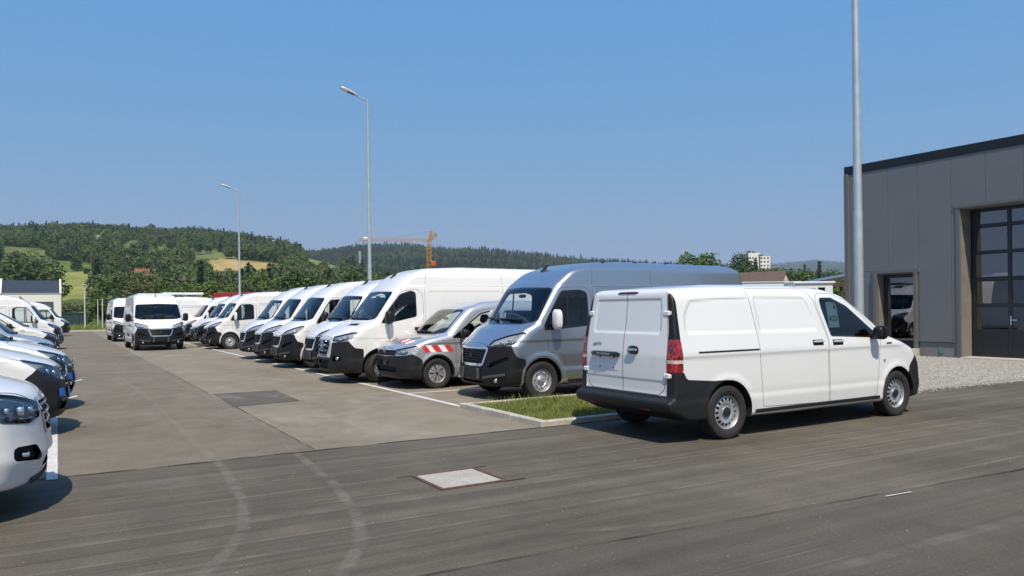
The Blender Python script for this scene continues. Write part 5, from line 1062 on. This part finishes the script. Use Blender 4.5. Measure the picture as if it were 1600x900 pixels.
# small door
for yy in (SD1+.05, SD0-.05): g = Geo(); g.box((HX-.02, yy, SDZ/2+.02), (.12, .11, SDZ-.02), .006); hp('door_trim', g, 'hall_trim')
g = Geo(); g.box((HX+.02, (SD0+SD1)/2, SDZ+.07), (.12, SD1-SD0+.34, .12), .006); hp('door_trim', g, 'hall_trim')
g = Geo(); g.box((HX+.20, SD1-.01, SDZ/2+.1), (.34, .02, SDZ-.1)); g.box((HX+.20, SD0+.01, SDZ/2+.1), (.34, .02, SDZ-.1)); g.box((HX+.20, (SD0+SD1)/2, SDZ-.01), (.34, SD1-SD0-.04, .02)); hp('door_reveal', g, 'reveal')
door = link('glazed_door', None, hall); door.matrix_parent_inverse = Matrix.Translation((-HX, -9, 0))
g = Geo(); yc = (SD0+SD1)/2; dw = SD1-SD0-.06
for (cy, cz, wy, wz) in ((SD1-.09, SDZ/2+.1, .12, SDZ-.2), (SD0+.09, SDZ/2+.1, .12, SDZ-.2), (yc, SDZ-.08, dw-.24, .10), (yc, .32, dw-.24, .2)): g.box((HX+.32, cy, cz), (.06, wy, wz), .005)
link('door_frame', g.mesh('door_frame', 'door_frame_dark', 30), door); g = Geo(); g.box((HX+.32, yc, SDZ/2+.2), (.012, dw-.22, SDZ-.5)); link('pane', g.mesh('pane', 'pane_glass', None), door); g = Geo(); g.tube([(HX+.27, SD0+.10, 1.15), (HX+.27, SD0+.22, 1.15)], .012, 6); g.tube([(HX+.31, SD0+.10, 1.15), (HX+.27, SD0+.10, 1.15)], .012, 6); link('handle', g.mesh('handle', 'chrome', 40), door)
g = Geo(); g.box((HX-.35, yc+.1, .12), (.75, 1.7, .24), .012); hp('door_step', g, 'kerb_concrete')
# big sectional door
g = Geo(); g.box((HX+.03, BD1+.05, BDZ/2+.02), (.12, .12, BDZ+.1), .006); hp('door_trim', g, 'hall_trim'); g = Geo(); g.box((HX+.02, (BD0+BD1)/2, BDZ+.05), (.12, BD1-BD0+.3, .10), .006); hp('door_trim', g, 'hall_trim')
g = Geo(); g.box((HX+.26, BD1-.01, BDZ/2), (.52, .03, BDZ)); g.box((HX+.26, (BD0+BD1)/2, BDZ-.012), (.52, BD1-BD0-.05, .03)); hp('door_reveal', g, 'reveal')
g = Geo(); g.box((HX+.3, (BD0+BD1)/2, .012), (.8, BD1-BD0-.05, .06), .01); hp('threshold', g, 'kerb_concrete')
bd = link('sectional_door', None, hall); bd.matrix_parent_inverse = Matrix.Translation((-HX, -9, 0)); DX = HX+.54
rows = [4.36, 4.27, 3.92, 3.80, 3.14, 3.03, 2.37, 2.24, 1.60, 1.49, .86, .05]; colw = 1.0; cols = [BD1-.06-1.0*i for i in range(6)]
g = Geo()
for a, b in ((4.36, 4.27), (3.92, 3.80), (3.14, 3.03), (2.37, 2.24), (1.60, 1.49)): g.box((DX, (BD0+BD1)/2, (a+b)/2+.0), (.05, BD1-BD0-.04, a-b), .004)
link('cross_rail', g.mesh('cross_rail', 'door_frame_dark', 30), bd)
for i, c in enumerate(cols): g = Geo(); g.box((DX-.004, c-.04, 2.2), (.05, .10, 4.28), .004); link('stile', g.mesh('stile', 'door_frame_dark', 30), bd)
for i in range(5):
    for (a, b) in ((4.27, 3.92), (3.80, 3.14), (3.03, 2.37), (2.24, 1.60), (1.49, .86)):
        g = Geo(); g.box((DX+.01+random.uniform(-.002, .002), cols[i]-.54, (a+b)/2), (.010, .90, a-b), 0, Matrix.Rotation(random.uniform(-.012, .012), 3, 'Z') @ Matrix.Rotation(random.uniform(-.012, .012), 3, 'Y')); link('pane', g.mesh('pane', 'pane_glass', None), bd)
    g = Geo(); g.box((DX, cols[i]-.54, .46), (.04, .90, .79), .006); link('door_panel', g.mesh('door_panel', 'door_frame_dark', 30), bd)
g = Geo(); g.tube([(DX-.06, cols[1]-.06, 1.12), (DX-.06, cols[1]-.24, 1.12)], .013, 6); g.box((DX-.035, cols[1]-.06, 1.10), (.02, .045, .26), .004); link('handle', g.mesh('handle', 'chrome', 40), bd)
g = Geo(); g.box((DX-.03, (BD0+BD1)/2, .045), (.05, BD1-BD0-.1, .05), .008); link('bottom_seal', g.mesh('bottom_seal', 'rubber', 30), bd)
# ---------------------------------------------------------------- lamp posts
mat('lamp_head', (.62, .63, .64), .35, metal=.3); mat('led_window', (.06, .055, .05), .3)
def lamp_post(x, y, h, r, label, head=True):
    o = thing('street_lamp', label, 'street lamp', (x, y, 0), 0, 'tall galvanised lamp posts of the yard')
    g = Geo(); g.tube([(0, 0, 0), (0, 0, h*.33), (0, 0, h*.335), (0, 0, h-.25), (0, 0, h)], [r, r*.93, r*.86, r*.55, r*.55], 18); link('pole', g.mesh('pole', 'galvanised', 50), o)
    g = Geo(); g.lathe([(.001, .03), (r*1.7, .03), (r*1.75, -.02)], 16, 'z'); link('base_plate', g.mesh('base_plate', 'galvanised', 40), o)
    g = Geo(); g.tube([(0, 0, h-.02), (-.12, 0, h+.02), (-.52, 0, h+.16)], [.045, .04, .035], 8); link('arm', g.mesh('arm', 'galvanised', 50), o)
    g = Geo(); R_ = Matrix.Rotation(.33, 3, 'Y'); c = Vector((-.86, 0, h+.30)); V0 = len(g.V); g.blob((0, 0, 0), (.44, .15, .075), 16, 8, 2.8); g.V = [tuple(R_ @ Vector((v[0], v[1]*(1-.25*v[0]/.44), max(v[2], -.03)))+c) for v in g.V]; hd = link('lamp_head', g.mesh('lamp_head', 'lamp_head', 50), o)
    g = Geo(); g.box(c+R_ @ Vector((.10, 0, -.036)), (.34, .2, .012), .004, R_); link('lamp_glass', g.mesh('lamp_glass', 'led_window', 30), hd)
    return o
lamp_post(15.13, 10.70, 11.0, .105, 'thick galvanised lamp post in front of the grey hall')
p = pix(578.5, 484, 34.5); lamp_post(p.x, p.y, 11.0, .095, 'tall lamp post standing behind the row of white vans')
p = pix(375, 486, 59); lamp_post(p.x, p.y, 10.85, .095, 'slender lamp post farther off, in front of the tan field')
mat('post_paint', (.55, .57, .52), .6)
def small_post(px, y0, y1, d, r, label, cap):
    a = pix(px, y0, d); b = pix(px, y1, d); o = thing('light_post', label, 'post', (a.x, a.y, 0)); g = Geo(); g.tube([(0, 0, -.05), (0, 0, b.z)], [r, r*.8], 10); link('pole', g.mesh('pole', 'post_paint', 50), o)
    if cap: g = Geo(); g.lathe([(.001, b.z+.16), (.18, b.z+.12), (.20, b.z+.02), (.05, b.z)], 14, 'z'); link('lamp_head', g.mesh('lamp_head', 'lamp_dark', 40), o)
small_post(133, 516, 446, 76, .07, 'pale post-top lamp on the grass beyond the yard', True); small_post(153, 500, 468, 92, .06, 'short pale post behind the grass, left of a taller one', False); small_post(160.5, 516, 467, 77, .06, 'thin pale post beside the far end of the yard', False)
# ---------------------------------------------------------------- buildings far off
mat('slate_roof', (.032, .040, .052), .45); mat('shutter', (.10, .105, .115), .6); mat('tile_brown', (.12, .082, .065), .85, noise=(3, .2)); mat('tile_red', (.30, .10, .06), .85, noise=(3, .2)); mat('cream_wall', (.66, .60, .46), .9); mat('metal_sheet', (.55, .56, .57), .4, metal=.4); mat('solar', (.03, .045, .08), .15); mat('beam_brown', (.07, .045, .035), .8)
def local(px, depth): q = pix(px, yh(px), depth); return q.x, q.y
x, y = local(96, 122); hs = thing('white_house', 'white rendered house with dark slate roof and grey shutters', 'house', (x, y, -.2))
P1 = lambda nm, g, m, par=hs, sm=30: link(nm, g.mesh(nm, m, sm), par)
g = Geo(); g.box((-9, 4, 2.45), (18, 8, 5.1), .02); P1('wall', g, 'render_white')
g = Geo(); g.prism([(.9, 5.02), (4.2, 7.25), (7.4, 7.25), (7.4, 5.02)], -7.9, -.25, 'yz'); P1('roof', g, 'slate_roof')
for xx in (-8.1, -.1): g = Geo(); g.prism([(.7, 5.0), (4.1, 7.5), (7.6, 7.5), (7.6, 5.0)], xx-.12, xx+.12, 'yz'); P1('gable_wall', g, 'render_white')
g = Geo(); g.box((-9, -.03, 5.06), (18.1, .1, .12)); P1('cornice', g, 'metal_sheet')
for xx, zz, w, h in ((-2.3, 3.1, 2.5, 1.35), (-6.4, 3.1, 2.5, 1.35), (-2.3, .75, 1.2, 1.2), (-10.5, 3.1, 2.5, 1.35)):
    g = Geo(); g.box((xx, -.01, zz), (w, .08, h), .01); w_ = P1('window', g, 'shutter'); g = Geo(); g.box((xx, -.08, zz-h/2-.04), (w+.15, .16, .06)); P1('sill', g, 'metal_sheet', w_)
    for q in range(9): g = Geo(); g.box((xx, -.055, zz-h/2+(q+.5)*h/9), (w-.06, .02, h/9-.03)); P1('shutter_slat', g, 'shutter', w_)
g = Geo(); g.box((-11.9, 3, 2.7), (5.4, 8.2, 5.0), .01); P1('side_block', g, 'metal_sheet')
def house(name, label, px, depth, z0, w, d, he, hr, rz, wallm, roofm, wins=()):
    x, y = local(px, depth); o = thing(name, label, 'house', (x, y, z0), rz); g = Geo(); g.prism([(-d/2, 0), (d/2, 0), (d/2, he), (0, hr), (-d/2, he)], -w/2, w/2, 'yz'); link('wall', g.mesh('wall', wallm, 30), o)
    g = Geo(); e = .45; sl = (hr-he)/(d/2)
    for s in (-1, 1): g.prism([(0, hr+.02), (0, hr+.20), (s*(d/2+e), he-e*sl+.20), (s*(d/2+e), he-e*sl+.02)], -w/2-.4, w/2+.4, 'yz')
    rf = link('roof', g.mesh('roof', roofm, 30), o)
    g = Geo(); g.box((w*.2, .5, hr+.2), (.6, .6, 1.2), .02); link('chimney', g.mesh('chimney', roofm, 30), rf)
    for (xx, yy, zz, a, b, c) in wins: g = Geo(); g.box((xx, yy, zz), (a, b, c), .01); wd = link('window', g.mesh('window', 'black_gloss', 30), o); g = Geo(); g.box((xx, yy, zz-c/2-.06), (a+.12, b+.12, .08)); link('sill', g.mesh('sill', 'render_white', 30), wd)
    return o
house('gabled_house', 'cream house with brown tiled roof behind the white van', 1190, 170, -.2, 11, 8.2, 5.0, 8.9, -1.30, 'cream_wall', 'tile_brown', [(5.5, -.55, 6.4, .1, .6, 1.1), (5.5, .55, 6.4, .1, .6, 1.1), (5.5, -1.6, 3.6, .1, .9, 1.2), (5.5, 1.6, 3.6, .1, .9, 1.2)])
zt = float(land(np.array([222.]), np.array([330.]))[0]); house('gabled_house', 'small red roofed house among the trees below the hill', 222, 330, pix(222, 433, 330).z-4, 6.0, 6, 4.2, 7.4, .5, 'render_white', 'tile_red', [(4.5, 0, 5.5, .1, 1, 1)])
zt = float(land(np.array([204.]), np.array([335.]))[0]); house('gabled_house', 'low grey roofed house beside the red roofed one', 200, 318, pix(200, 434, 318).z-3, 6.5, 5, 3.2, 4.9, .3, 'render_white', 'slate_roof')
# white apartment block on the rise
x, y = local(1182, 600); zb = float(land(np.array([1182.]), np.array([600.]))[0]); ap = thing('apartment_block', 'distant white apartment block on the wooded rise', 'building', (x, y, zb), -.35)
for (cx, w, h) in ((-4.5, 8.5, 24.5), (4.6, 9.5, 22)): g = Geo(); g.box((cx, 0, h/2), (w, 10, h), .05); link('wall', g.mesh('wall', 'render_white', 30), ap)
for fl in range(5):
    for cx in (-7.4, -5.2, -2.6, 2.0, 4.6, 7.4): g = Geo(); g.box((cx, -5.02, 9.0+fl*2.9), (1.3, .1, 1.3)); link('window', g.mesh('window', 'black_gloss', None), ap)
g = Geo(); g.box((0.2, -5.3, 14), (1.1, .8, 19)); link('stair_tower', g.mesh('stair_tower', 'shutter', None), ap)
for cx, hh in ((-7, 1.6), (-5, 2.2), (-2, 1.8), (1.5, 2.6), (5, 1.6)): g = Geo(); g.box((cx, 0, (24.5 if cx < 0 else 22)+hh/2), (1.0 if cx != 1.5 else 3.0, 2, hh)); link('roof_housing', g.mesh('roof_housing', 'render_white' if cx == 1.5 else 'shutter', None), ap)
# site cabin, trailer, carport and wood stack behind the white van
x, y = local(1272, 46); cb = thing('site_cabin', 'white cabin with small dark windows behind the white van', 'cabin', (x, y, 0), -math.radians(30.5))
g = Geo(); g.box((0, 1.2, 1.5), (2.3, 2.4, 2.75), .04); link('wall', g.mesh('wall', 'white_paint', 30), cb)
for xx, w, h, m in ((-.65, .42, .16, 'black_gloss'), (-.05, .26, .26, 'shutter'), (.45, .40, .36, 'black_gloss')): g = Geo(); g.box((xx, -.02, 2.45), (w, .06, h), .01); wd = link('window', g.mesh('window', m, 30), cb); g = Geo(); g.box((xx, -.015, 2.45-h/2-.03), (w+.08, .08, .03)); link('sill', g.mesh('sill', 'metal_sheet', 30), wd)
g = Geo(); g.box((0, 1.2, 2.93), (2.5, 2.6, .12), .02); link('roof', g.mesh('roof', 'white_paint', 30), cb)
x, y = local(1206, 47.5); tb = thing('box_trailer', 'long white box trailer seen above the white van roof', 'trailer', (x, y, 0), -math.radians(30.5))
g = Geo(); g.box((0, 1.2, 1.95), (3.6, 2.4, 2.1), .03); link('box', g.mesh('box', 'white_paint', 30), tb); g = Geo(); g.box((0, 1.2, 3.02), (3.7, 2.5, .08), .02); link('roof_rail', g.mesh('roof_rail', 'metal_sheet', 30), tb); g = Geo(); g.box((1.62, -.04, 2.82), (.12, .1, .2), .02); link('marker_lamp', g.mesh('marker_lamp', 'dark_hub', 30), tb); g = Geo(); g.box((0, 1.2, .78), (3.5, 2.2, .16), .02); link('chassis', g.mesh('chassis', 'plastic', 30), tb)
rim, tyre, drum, hub = wheel_parts(.345, .215, 'boxer')
for xx in (-.5, .5): 
    w_ = link('wheel', rim, tb, (xx, .15, .345), math.pi); link('tyre', tyre, w_)
x, y = local(1312, 58); cp = thing('carport', 'open carport with dark solar roof beside the hall', 'carport', (x, y, 0), -math.radians(30.5))
R_ = Matrix.Rotation(-.17, 3, 'Y')
g = Geo(); g.box((0, 2, 3.55), (6.0, 5, .12), .01, R_); link('roof', g.mesh('roof', 'beam_brown', 30), cp)
for i in range(4):
    for j in range(3): g = Geo(); g.box(R_ @ Vector((-2.2+1.45*i, .4+1.6*j-2, .09))+Vector((0, 2, 3.55)), (1.38, 1.5, .04), .005, R_); link('solar_panel', g.mesh('solar_panel', 'solar', 30), cp)
g = Geo(); g.box((-.1, -.53, 3.05), (5.6, .1, .32), .01); link('fascia', g.mesh('fascia', 'beam_brown', 30), cp)
for xx in (-2.6, 0, 2.6): g = Geo(); g.box((xx, -.3, 1.5), (.16, .16, 3.0), .01); link('post', g.mesh('post', 'beam_brown', 30), cp)
mat('log_bark', (.12, .08, .05), .9); mat('log_end', (.50, .36, .18), .85, noise=(30, .2))
x, y = local(1298, 40); wp_ = thing('wood_stack', 'stack of cut firewood logs seen through the van window', 'wood stack', (x, y, 0), -math.radians(30.5))
g = Geo(); g.lathe([(.09, 0), (.09, 1.0)], 9, 'y'); lg = g.mesh('log', 'log_bark', 40); g = Geo(); g.lathe([(.001, -.002), (.088, -.002), (.09, .01)], 9, 'y'); le = g.mesh('log_face', 'log_end', 30)
for r_ in range(8):
    for c in range(13): 
        s = random.uniform(.8, 1.1); o = link('log', lg, wp_, (-1.15+.185*c+.09*(r_ % 2), random.uniform(-.06, .06), .10+.165*r_)); o.scale = (s, 1, s); link('log_face', le, o)
# green skips beside the far grass
mat('skip_green', (.015, .15, .115), .5, noise=(4, .2)); mat('skip_dark', (.02, .045, .045), .6)
def skip(px, d, w, h, label, m):
    x, y = local(px, d); o = thing('waste_skip', label, 'skip', (x, y, 0)); g = Geo(); g.prism([(-w/2, .15), (w/2, .15), (w/2+.15, h), (-w/2-.15, h)], 0, 1.9, 'xz'); link('bin', g.mesh('bin', m, 30), o)
    g = Geo(); g.box((0, -.03, h-.06), (w+.4, .1, .14), .02); link('rim', g.mesh('rim', m, 30), o)
    for q in np.linspace(-.4, .4, 4): g = Geo(); g.box((q*w, -.04, h*.5), (.09, .08, h*.75), .01); link('rib', g.mesh('rib', m, 30), o)
skip(97, 100, 2.6, 1.3, 'low bright green waste skip below the white house', 'skip_green'); skip(118, 98, 2.6, 1.75, 'tall dark green waste skip beside the grass verge', 'skip_dark')
mat('timber', (.16, .10, .06), .9); x, y = local(166, 96); o = thing('timber_pile', 'low brown timber pile on the far grass', 'timber pile', (x, y, 0))
for i in range(6): g = Geo(); g.tube([(-1.1, .2*(i % 3), .1+.18*(i//3)), (1.1, .2*(i % 3), .1+.18*(i//3))], .09, 7); link('beam', g.mesh('beam', 'timber', 40), o)
# red container behind the vans
mat('container_red', (.30, .018, .025), .5, noise=(3, .15)); p = pix(366, 458, 72); o = thing('shipping_container', 'red container showing above the white van roofs', 'container', (p.x, p.y, 0), -math.radians(30.5)); g = Geo(); g.box((0, 1.2, p.z/2+.05), (3.9, 2.4, p.z), .02); link('box', g.mesh('box', 'container_red', 30), o)
for i in range(26): g = Geo(); g.box((-1.85+.148*i, -.02, p.z/2), (.07, .05, p.z-.3)); link('corrugation', g.mesh('corrugation', 'container_red', None), o)
# tower crane
mat('crane_yellow', (.60, .30, .05), .5); mat('crane_orange', (.55, .10, .02), .5); mat('steel_wire', (.25, .25, .26), .5); mat('ballast', (.5, .49, .46), .9)
D_ = 330; b0 = pix(671.5, yh(671), D_); cr = thing('tower_crane', 'yellow tower crane standing in front of the wooded ridge', 'crane', (b0.x, b0.y, 0), -CAM_YAW)
zj = pix(671, 376, D_).z; zt = pix(671, 361, D_).z; S1 = D_/CAM_F
def lattice(a, b, w, n, r):
    a, b = Vector(a), Vector(b); t_ = (b-a).normalized(); u = t_.cross(Vector((0, 1, 0)) if abs(t_.y) < .9 else Vector((1, 0, 0))).normalized(); v = t_.cross(u); g = Geo(); C4 = [(u*s+v*q)*w/2 for s, q in ((-1, -1), (1, -1), (1, 1), (-1, 1))]
    for c in C4: g.tube([a+c, b+c], r, 5)
    for i in range(n):
        p0, p1 = a+(b-a)*(i/n), a+(b-a)*((i+1)/n)
        for j in range(4): g.tube([p0+C4[j], p1+C4[(j+1) % 4]], r*.7, 4, False); g.tube([p1+C4[j], p1+C4[(j+1) % 4]], r*.7, 4, False)
    return g
link('mast', lattice((0, 0, 0), (0, 0, zj), 1.6, 18, .085).mesh('mast', 'crane_yellow', None), cr); link('jib', lattice((1.2, 0, zj+.3), (-30, 0, zj+.8), .9, 26, .05).mesh('jib', 'crane_yellow', None), cr); link('counter_jib', lattice((0, 0, zj), (3.4, 0, zj+3.0), 1.0, 4, .12).mesh('counter_jib', 'crane_yellow', None), cr); link('tower_head', lattice((0, 0, zj), (1.2, 0, zt), .8, 5, .12).mesh('tower_head', 'crane_yellow', None), cr)
g = Geo(); g.tube([(1.2, 0, zt), (-14, 0, zj+1.6)], .05, 4); g.tube([(1.2, 0, zt), (3.4, 0, zj+3)], .05, 4); g.tube([(3.4, 0, zj+3), (2.2, 0, 8)], .05, 4); link('stay_wire', g.mesh('stay_wire', 'steel_wire', None), cr)
zc_ = pix(678, 412, D_).z; g = Geo(); g.box((1.9, -.4, zc_), (2.2, 2.0, 2.2), .2); link('cab', g.mesh('cab', 'crane_orange', 30), cr); g = Geo(); g.box((-6.1, 0, zj-.6), (1.0, .8, 1.4), .1); link('trolley', g.mesh('trolley', 'ballast', 30), cr); g = Geo(); g.box((-26.8, 0, zj+1.2), (2.6, .8, 1.3), .2); link('jib_sign', g.mesh('jib_sign', 'white_film', 30), cr); g = Geo(); g.box((0, 0, .9), (5, 5, 1.8), .1); link('ballast', g.mesh('ballast', 'ballast', 30), cr)
# power pylons on the hill
mat('pylon_steel', (.60, .62, .63), .6)
for px_, d_, y1, lab in ((153, 640, 368, 'steel pylon on the wooded hill at the left'), (427, 900, 388, 'steel pylon beside the meadow on the hill'), (562, 1500, 392, 'tiny steel pylon in front of the far ridge')):
    zb = float(land(np.array([float(px_)]), np.array([float(d_)]))[0]); p = pix(px_, y1, d_); o = thing('power_pylon', lab, 'pylon', (p.x, p.y, zb-1), -CAM_YAW); h = max(14, p.z-zb); link('mast', lattice((0, 0, 0), (0, 0, h), d_/900*1.5, 9, d_/900*.18).mesh('mast', 'pylon_steel', None), o)
    g = Geo()
    for q in (.80, .90, .98): g.tube([(-2.6, 0, h*q), (2.6, 0, h*q)], d_/900*.16, 4)
    link('cross_arm', g.mesh('cross_arm', 'pylon_steel', None), o)
# ---------------------------------------------------------------- belt of trees behind the yard
BELT = [(100, 462), (150, 438), (180, 428), (215, 436), (250, 440), (285, 436), (320, 432), (345, 440), (380, 436), (420, 428), (470, 424), (520, 425), (570, 428), (620, 420), (680, 418), (760, 420), (850, 422)]
def side_word(px): return ('the skips', 'the white house', 'the oncoming vans')[0 if px < 150 else 2] if px < 300 else ('the slender lamp post' if px < 440 else ('the middle lamp post' if px < 640 else 'the yellow crane'))
ords = {}
def nth(key):
    ords[key] = ords.get(key, 0)+1; return ['first', 'second', 'third', 'fourth', 'fifth', 'sixth', 'seventh', 'eighth', 'ninth', 'tenth', 'eleventh', 'twelfth', 'thirteenth', 'fourteenth', 'fifteenth', 'sixteenth', 'seventeenth', 'eighteenth', 'nineteenth', 'twentieth'][ords[key]-1]
KN = ['mid green round', 'dark green tall', 'bright green broad', 'olive green loose', 'slim green upright', 'dark green spreading', 'green', 'bright green', 'olive', 'dark green']
q = 182.; i = 0
while q < 840:
    kd = [0, 1, 3, 5, 4, 0, 2, 1][i % 8] if not 290 < q < 350 else 2; d = random.uniform(150, 235); top = float(interp(BELT, q))+random.uniform(-5, 7)
    put_tree(kd, q, d, top, '%s tree, %s from the left in the back line' % (KN[kd], nth('a')) if ords.get('a', 0) < 20 else '%s tree, %s past the middle lamp post in the back line' % (KN[kd], nth('b')), 'trees in the back line beyond the yard', wid=random.uniform(1.1, 1.5)); q += random.uniform(15, 23); i += 1
q = 162.; i = 0
while q < 700:
    kd = [6, 9, 8, 7, 6][i % 5] if q > 170 else [6, 8][i % 2]; d = random.uniform(112, 138); top = float(interp(BELT, q))+random.uniform(14, 26)
    put_tree(kd, q, d, top, '%s bush, %s from the left in front of the tree line' % (KN[kd], nth('c')) if ords.get('c', 0) < 20 else '%s bush, %s past the crane in front of the tree line' % (KN[kd], nth('d')), 'bushes in front of the tree line', 'bush', 'bush', wid=random.uniform(1.3, 1.7)); q += random.uniform(16, 26); i += 1
def ground_at(px, y):
    f = np.geomspace(200, 1000, 1200); z = land(np.full(1200, float(px)), f); s = sil(px, f, z); ok = np.flatnonzero(s <= y); return float(f[ok[0]]) if len(ok) else 600.
put_tree(5, 119, ground_at(119, 424), 396, 'dark lone tree on the green meadow', None, wid=.85)
put_tree(9, 137, ground_at(137, 428), 417, 'small dark shrub on the pale field right of the lone tree', None, 'bush', 'bush', wid=1.3)
put_tree(2, 318, 118, 431, 'bright green rounded tree just left of the slender lamp post', None, wid=1.35)
for px_, d_, top, kd, w, lab in ((1086, 150, 391, 0, 1.05, 'large round tree showing above the grey van roof'), (1106, 170, 401, 1, .8, 'dark tree at the right of the large round tree'), (1140, 210, 403, 5, .8, 'small dark tree between the round tree and the white block'), (1160, 240, 398, 1, .8, 'narrow dark tree beside the white apartment block'),
                                (1205, 190, 414, 3, 1.3, 'olive tree behind the brown roof'), (1250, 205, 419, 0, 1.3, 'green tree right of the cream gable'), (1284, 150, 421, 5, 1.0, 'dark spreading tree above the white cabin'), (1306, 130, 427, 2, 1.0, 'bright tree above the carport'), (1313, 120, 432, 7, 1.3, 'low bright bush next to the corner of the hall'), (1330, 90, 452, 6, 1.5, 'low bush behind the carport posts')):
    put_tree(kd, px_, d_, top, lab, None, wid=w)
for px_, d_, top, kd, w, lab in ((30, 200, 408, 1, 1.5, 'dark tree behind the roof of the white house'), (8, 220, 404, 3, 1.6, 'olive tree at the left edge behind the white house'), (60, 240, 404, 0, 1.3, 'green tree right behind the slate roof'), (104, 140, 470, 8, 1.3, 'olive bush behind the low green skip'), (124, 130, 474, 9, 1.4, 'dark bush behind the tall green skip')):
    put_tree(kd, px_, d_, top, lab, None, wid=w)
# ---------------------------------------------------------------- the vehicles
T_MID = mid_van(); T_LONG = large_van(6.3, -4.98); T_LARGE = large_van(5.45, -4.395); T_TALL = tall_van(); T_SMALL = small_van(); T_CUSTOM = custom_van(); PI = math.pi
place(T_MID, 'panel_van', 'white mid-size van with red tail lights parked alone on the road edge', 'van', 11.42, 7.78, 0, opts=('slip',), yaw=.4)
RV = 'vans in the right-hand row'
place(T_LONG, 'panel_van', 'metallic grey high roof van with black bumper behind the planting bed', 'van', 6.52, 12.62, PI, 'silver_paint', RV, opts=('blocks', 'white_mirror', 'paper'))
place(T_SMALL, 'compact_van', 'small silver van with red and white warning stripes', 'van', 5.90, 15.42, PI, None, RV, opts=('stripes',))
place(T_TALL, 'panel_van', 'white high roof van with star emblem and dark grey bumper', 'van', 5.22, 17.45, PI, 'cream_white_paint', RV, opts=('paper',), steer=.42)
for (x, y, lab, op, pt) in ((5.66, 20.35, 'white van with paper on its dash, right behind the star emblem van', ('blocks', 'paper'), 'white_paint'), (5.40, 22.85, 'white van with black mirror, second past the star emblem van', ('blocks',), 'cream_white_paint'), (5.42, 25.4, 'white van, third past the star emblem van', ('blocks',), 'white_paint'), (5.45, 27.9, 'white van, fourth past the star emblem van with an empty bay beyond', ('blocks',), 'white_paint'),
                           (5.55, 36.4, 'white van with white mirror whose whole front wheel shows past the empty bays', ('blocks', 'white_mirror'), 'cream_white_paint'), (5.60, 39.3, 'white van half hidden behind the one with the visible front wheel', ('blocks', 'white_mirror'), 'white_paint')):
    place(T_LARGE, 'panel_van', lab, 'van', x, y, PI, pt, RV, opts=op)
place(T_SMALL, 'compact_van', 'dark blue grey small van tucked behind the oncoming white van', 'van', 5.75, 42.0, PI, 'blue_grey_paint', RV)
for k_, (x, y) in enumerate(((6.0, 46.6), (5.9, 50.2), (5.9, 53.4), (6.0, 56.8), (6.0, 60.0))):
    place(T_LARGE, 'panel_van', 'white van far down the right row, %s beyond the dark blue grey one' % ['first', 'second', 'third', 'fourth', 'fifth'][k_], 'van', x, y, PI, 'white_paint', RV, opts=('white_mirror',))
place(T_LARGE, 'panel_van', 'white van facing the camera in the middle of the aisle', 'van', 3.86, 36.55, -PI/2, None, None, opts=('blocks', 'paper'), yaw=1.5)
place(T_LARGE, 'panel_van', 'white van behind the one facing the camera in the aisle', 'van', 3.72, 49.0, -PI/2, None, None, opts=('blocks',), yaw=1.5)
LV = 'vehicles in the left-hand row'
place(T_CUSTOM, 'panel_van', 'white van nose with large headlight cut off at the left edge', 'van', -.05, 8.05, 0, None, LV)
place(T_MID, 'panel_van', 'white van with blue sheet on its black grille, nearest of two alike', 'van', .13, 12.85, 0, None, LV, opts=('blue',))
place(T_MID, 'panel_van', 'white van with blue sheet on its grille, farther of two alike', 'van', .26, 15.9, 0, None, LV, opts=('blue',))
place(T_SMALL, 'compact_van', 'low silver van with flat bonnet beyond the blue sheeted vans', 'van', -.02, 24.6, 0, None, LV)
place(T_MID, 'panel_van', 'white mid-size van beyond the low silver one in the left row', 'van', .05, 32.6, 0, 'cream_white_paint', LV)
place(T_LARGE, 'panel_van', 'white van with white mirror in the left row before the far one', 'van', .22, 42.0, 0, None, LV, opts=('white_mirror', 'blocks'))
place(T_LARGE, 'panel_van', 'farthest white van of the left row beside the grass', 'van', .78, 66.5, 0, None, LV)
# roof gear showing above the row
def camper(px, py, d, label, kind):
    p = pix(px, py, d); o = place(T_LARGE, 'panel_van', label, 'van', p.x-1.2, p.y, 0, None, 'vans in the row behind'); z = 2.52
    if kind == 'vent':
        g = Geo(); g.box((-3.0, 0, z+.07), (.9, .6, .16), .03); link('roof_hatch', g.mesh('roof_hatch', 'white_paint', 30), o); g = Geo(); g.box((-2.1, .3, z+.05), (.8, .7, .1), .02); link('roof_fan', g.mesh('roof_fan', 'shutter', 30), o)
    else:
        for q in (-4.4, -3.4, -2.4): g = Geo(); g.tube([(q, -.8, z-.05), (q, -.8, z+.14), (q, .8, z+.14), (q, .8, z-.05)], .025, 6); link('roof_bar', g.mesh('roof_bar', 'metal_sheet', 40), o)
        g = Geo(); g.box((-3.3, .2, z+.2), (2.2, .7, .12), .02); link('roof_box', g.mesh('roof_box', 'white_paint', 30), o)
camper(838, 414, 26.5, 'white van behind the row with a roof hatch showing', 'vent'); camper(410, 452, 47, 'white van behind the row with bars on its roof', 'bars')
# ---------------------------------------------------------------- haze
hz = bpy.data.materials.new('haze'); hz.use_nodes = True; nt = hz.node_tree; nt.nodes.clear(); pv = nt.nodes.new('ShaderNodeVolumePrincipled'); pv.inputs['Color'].default_value = (.78, .88, 1, 1); pv.inputs['Density'].default_value = 1.0e-4; pv.inputs['Anisotropy'].default_value = .2
ho = nt.nodes.new('ShaderNodeOutputMaterial'); nt.links.new(pv.outputs[0], ho.inputs['Volume'])
g = Geo(); g.box((0, 0, 250), (19500, 19500, 504)); me = mkmesh('haze', g.V, g.F); me.materials.append(hz); link('haze', me, label='thin pale air haze over the whole valley', category='haze', kind='stuff')
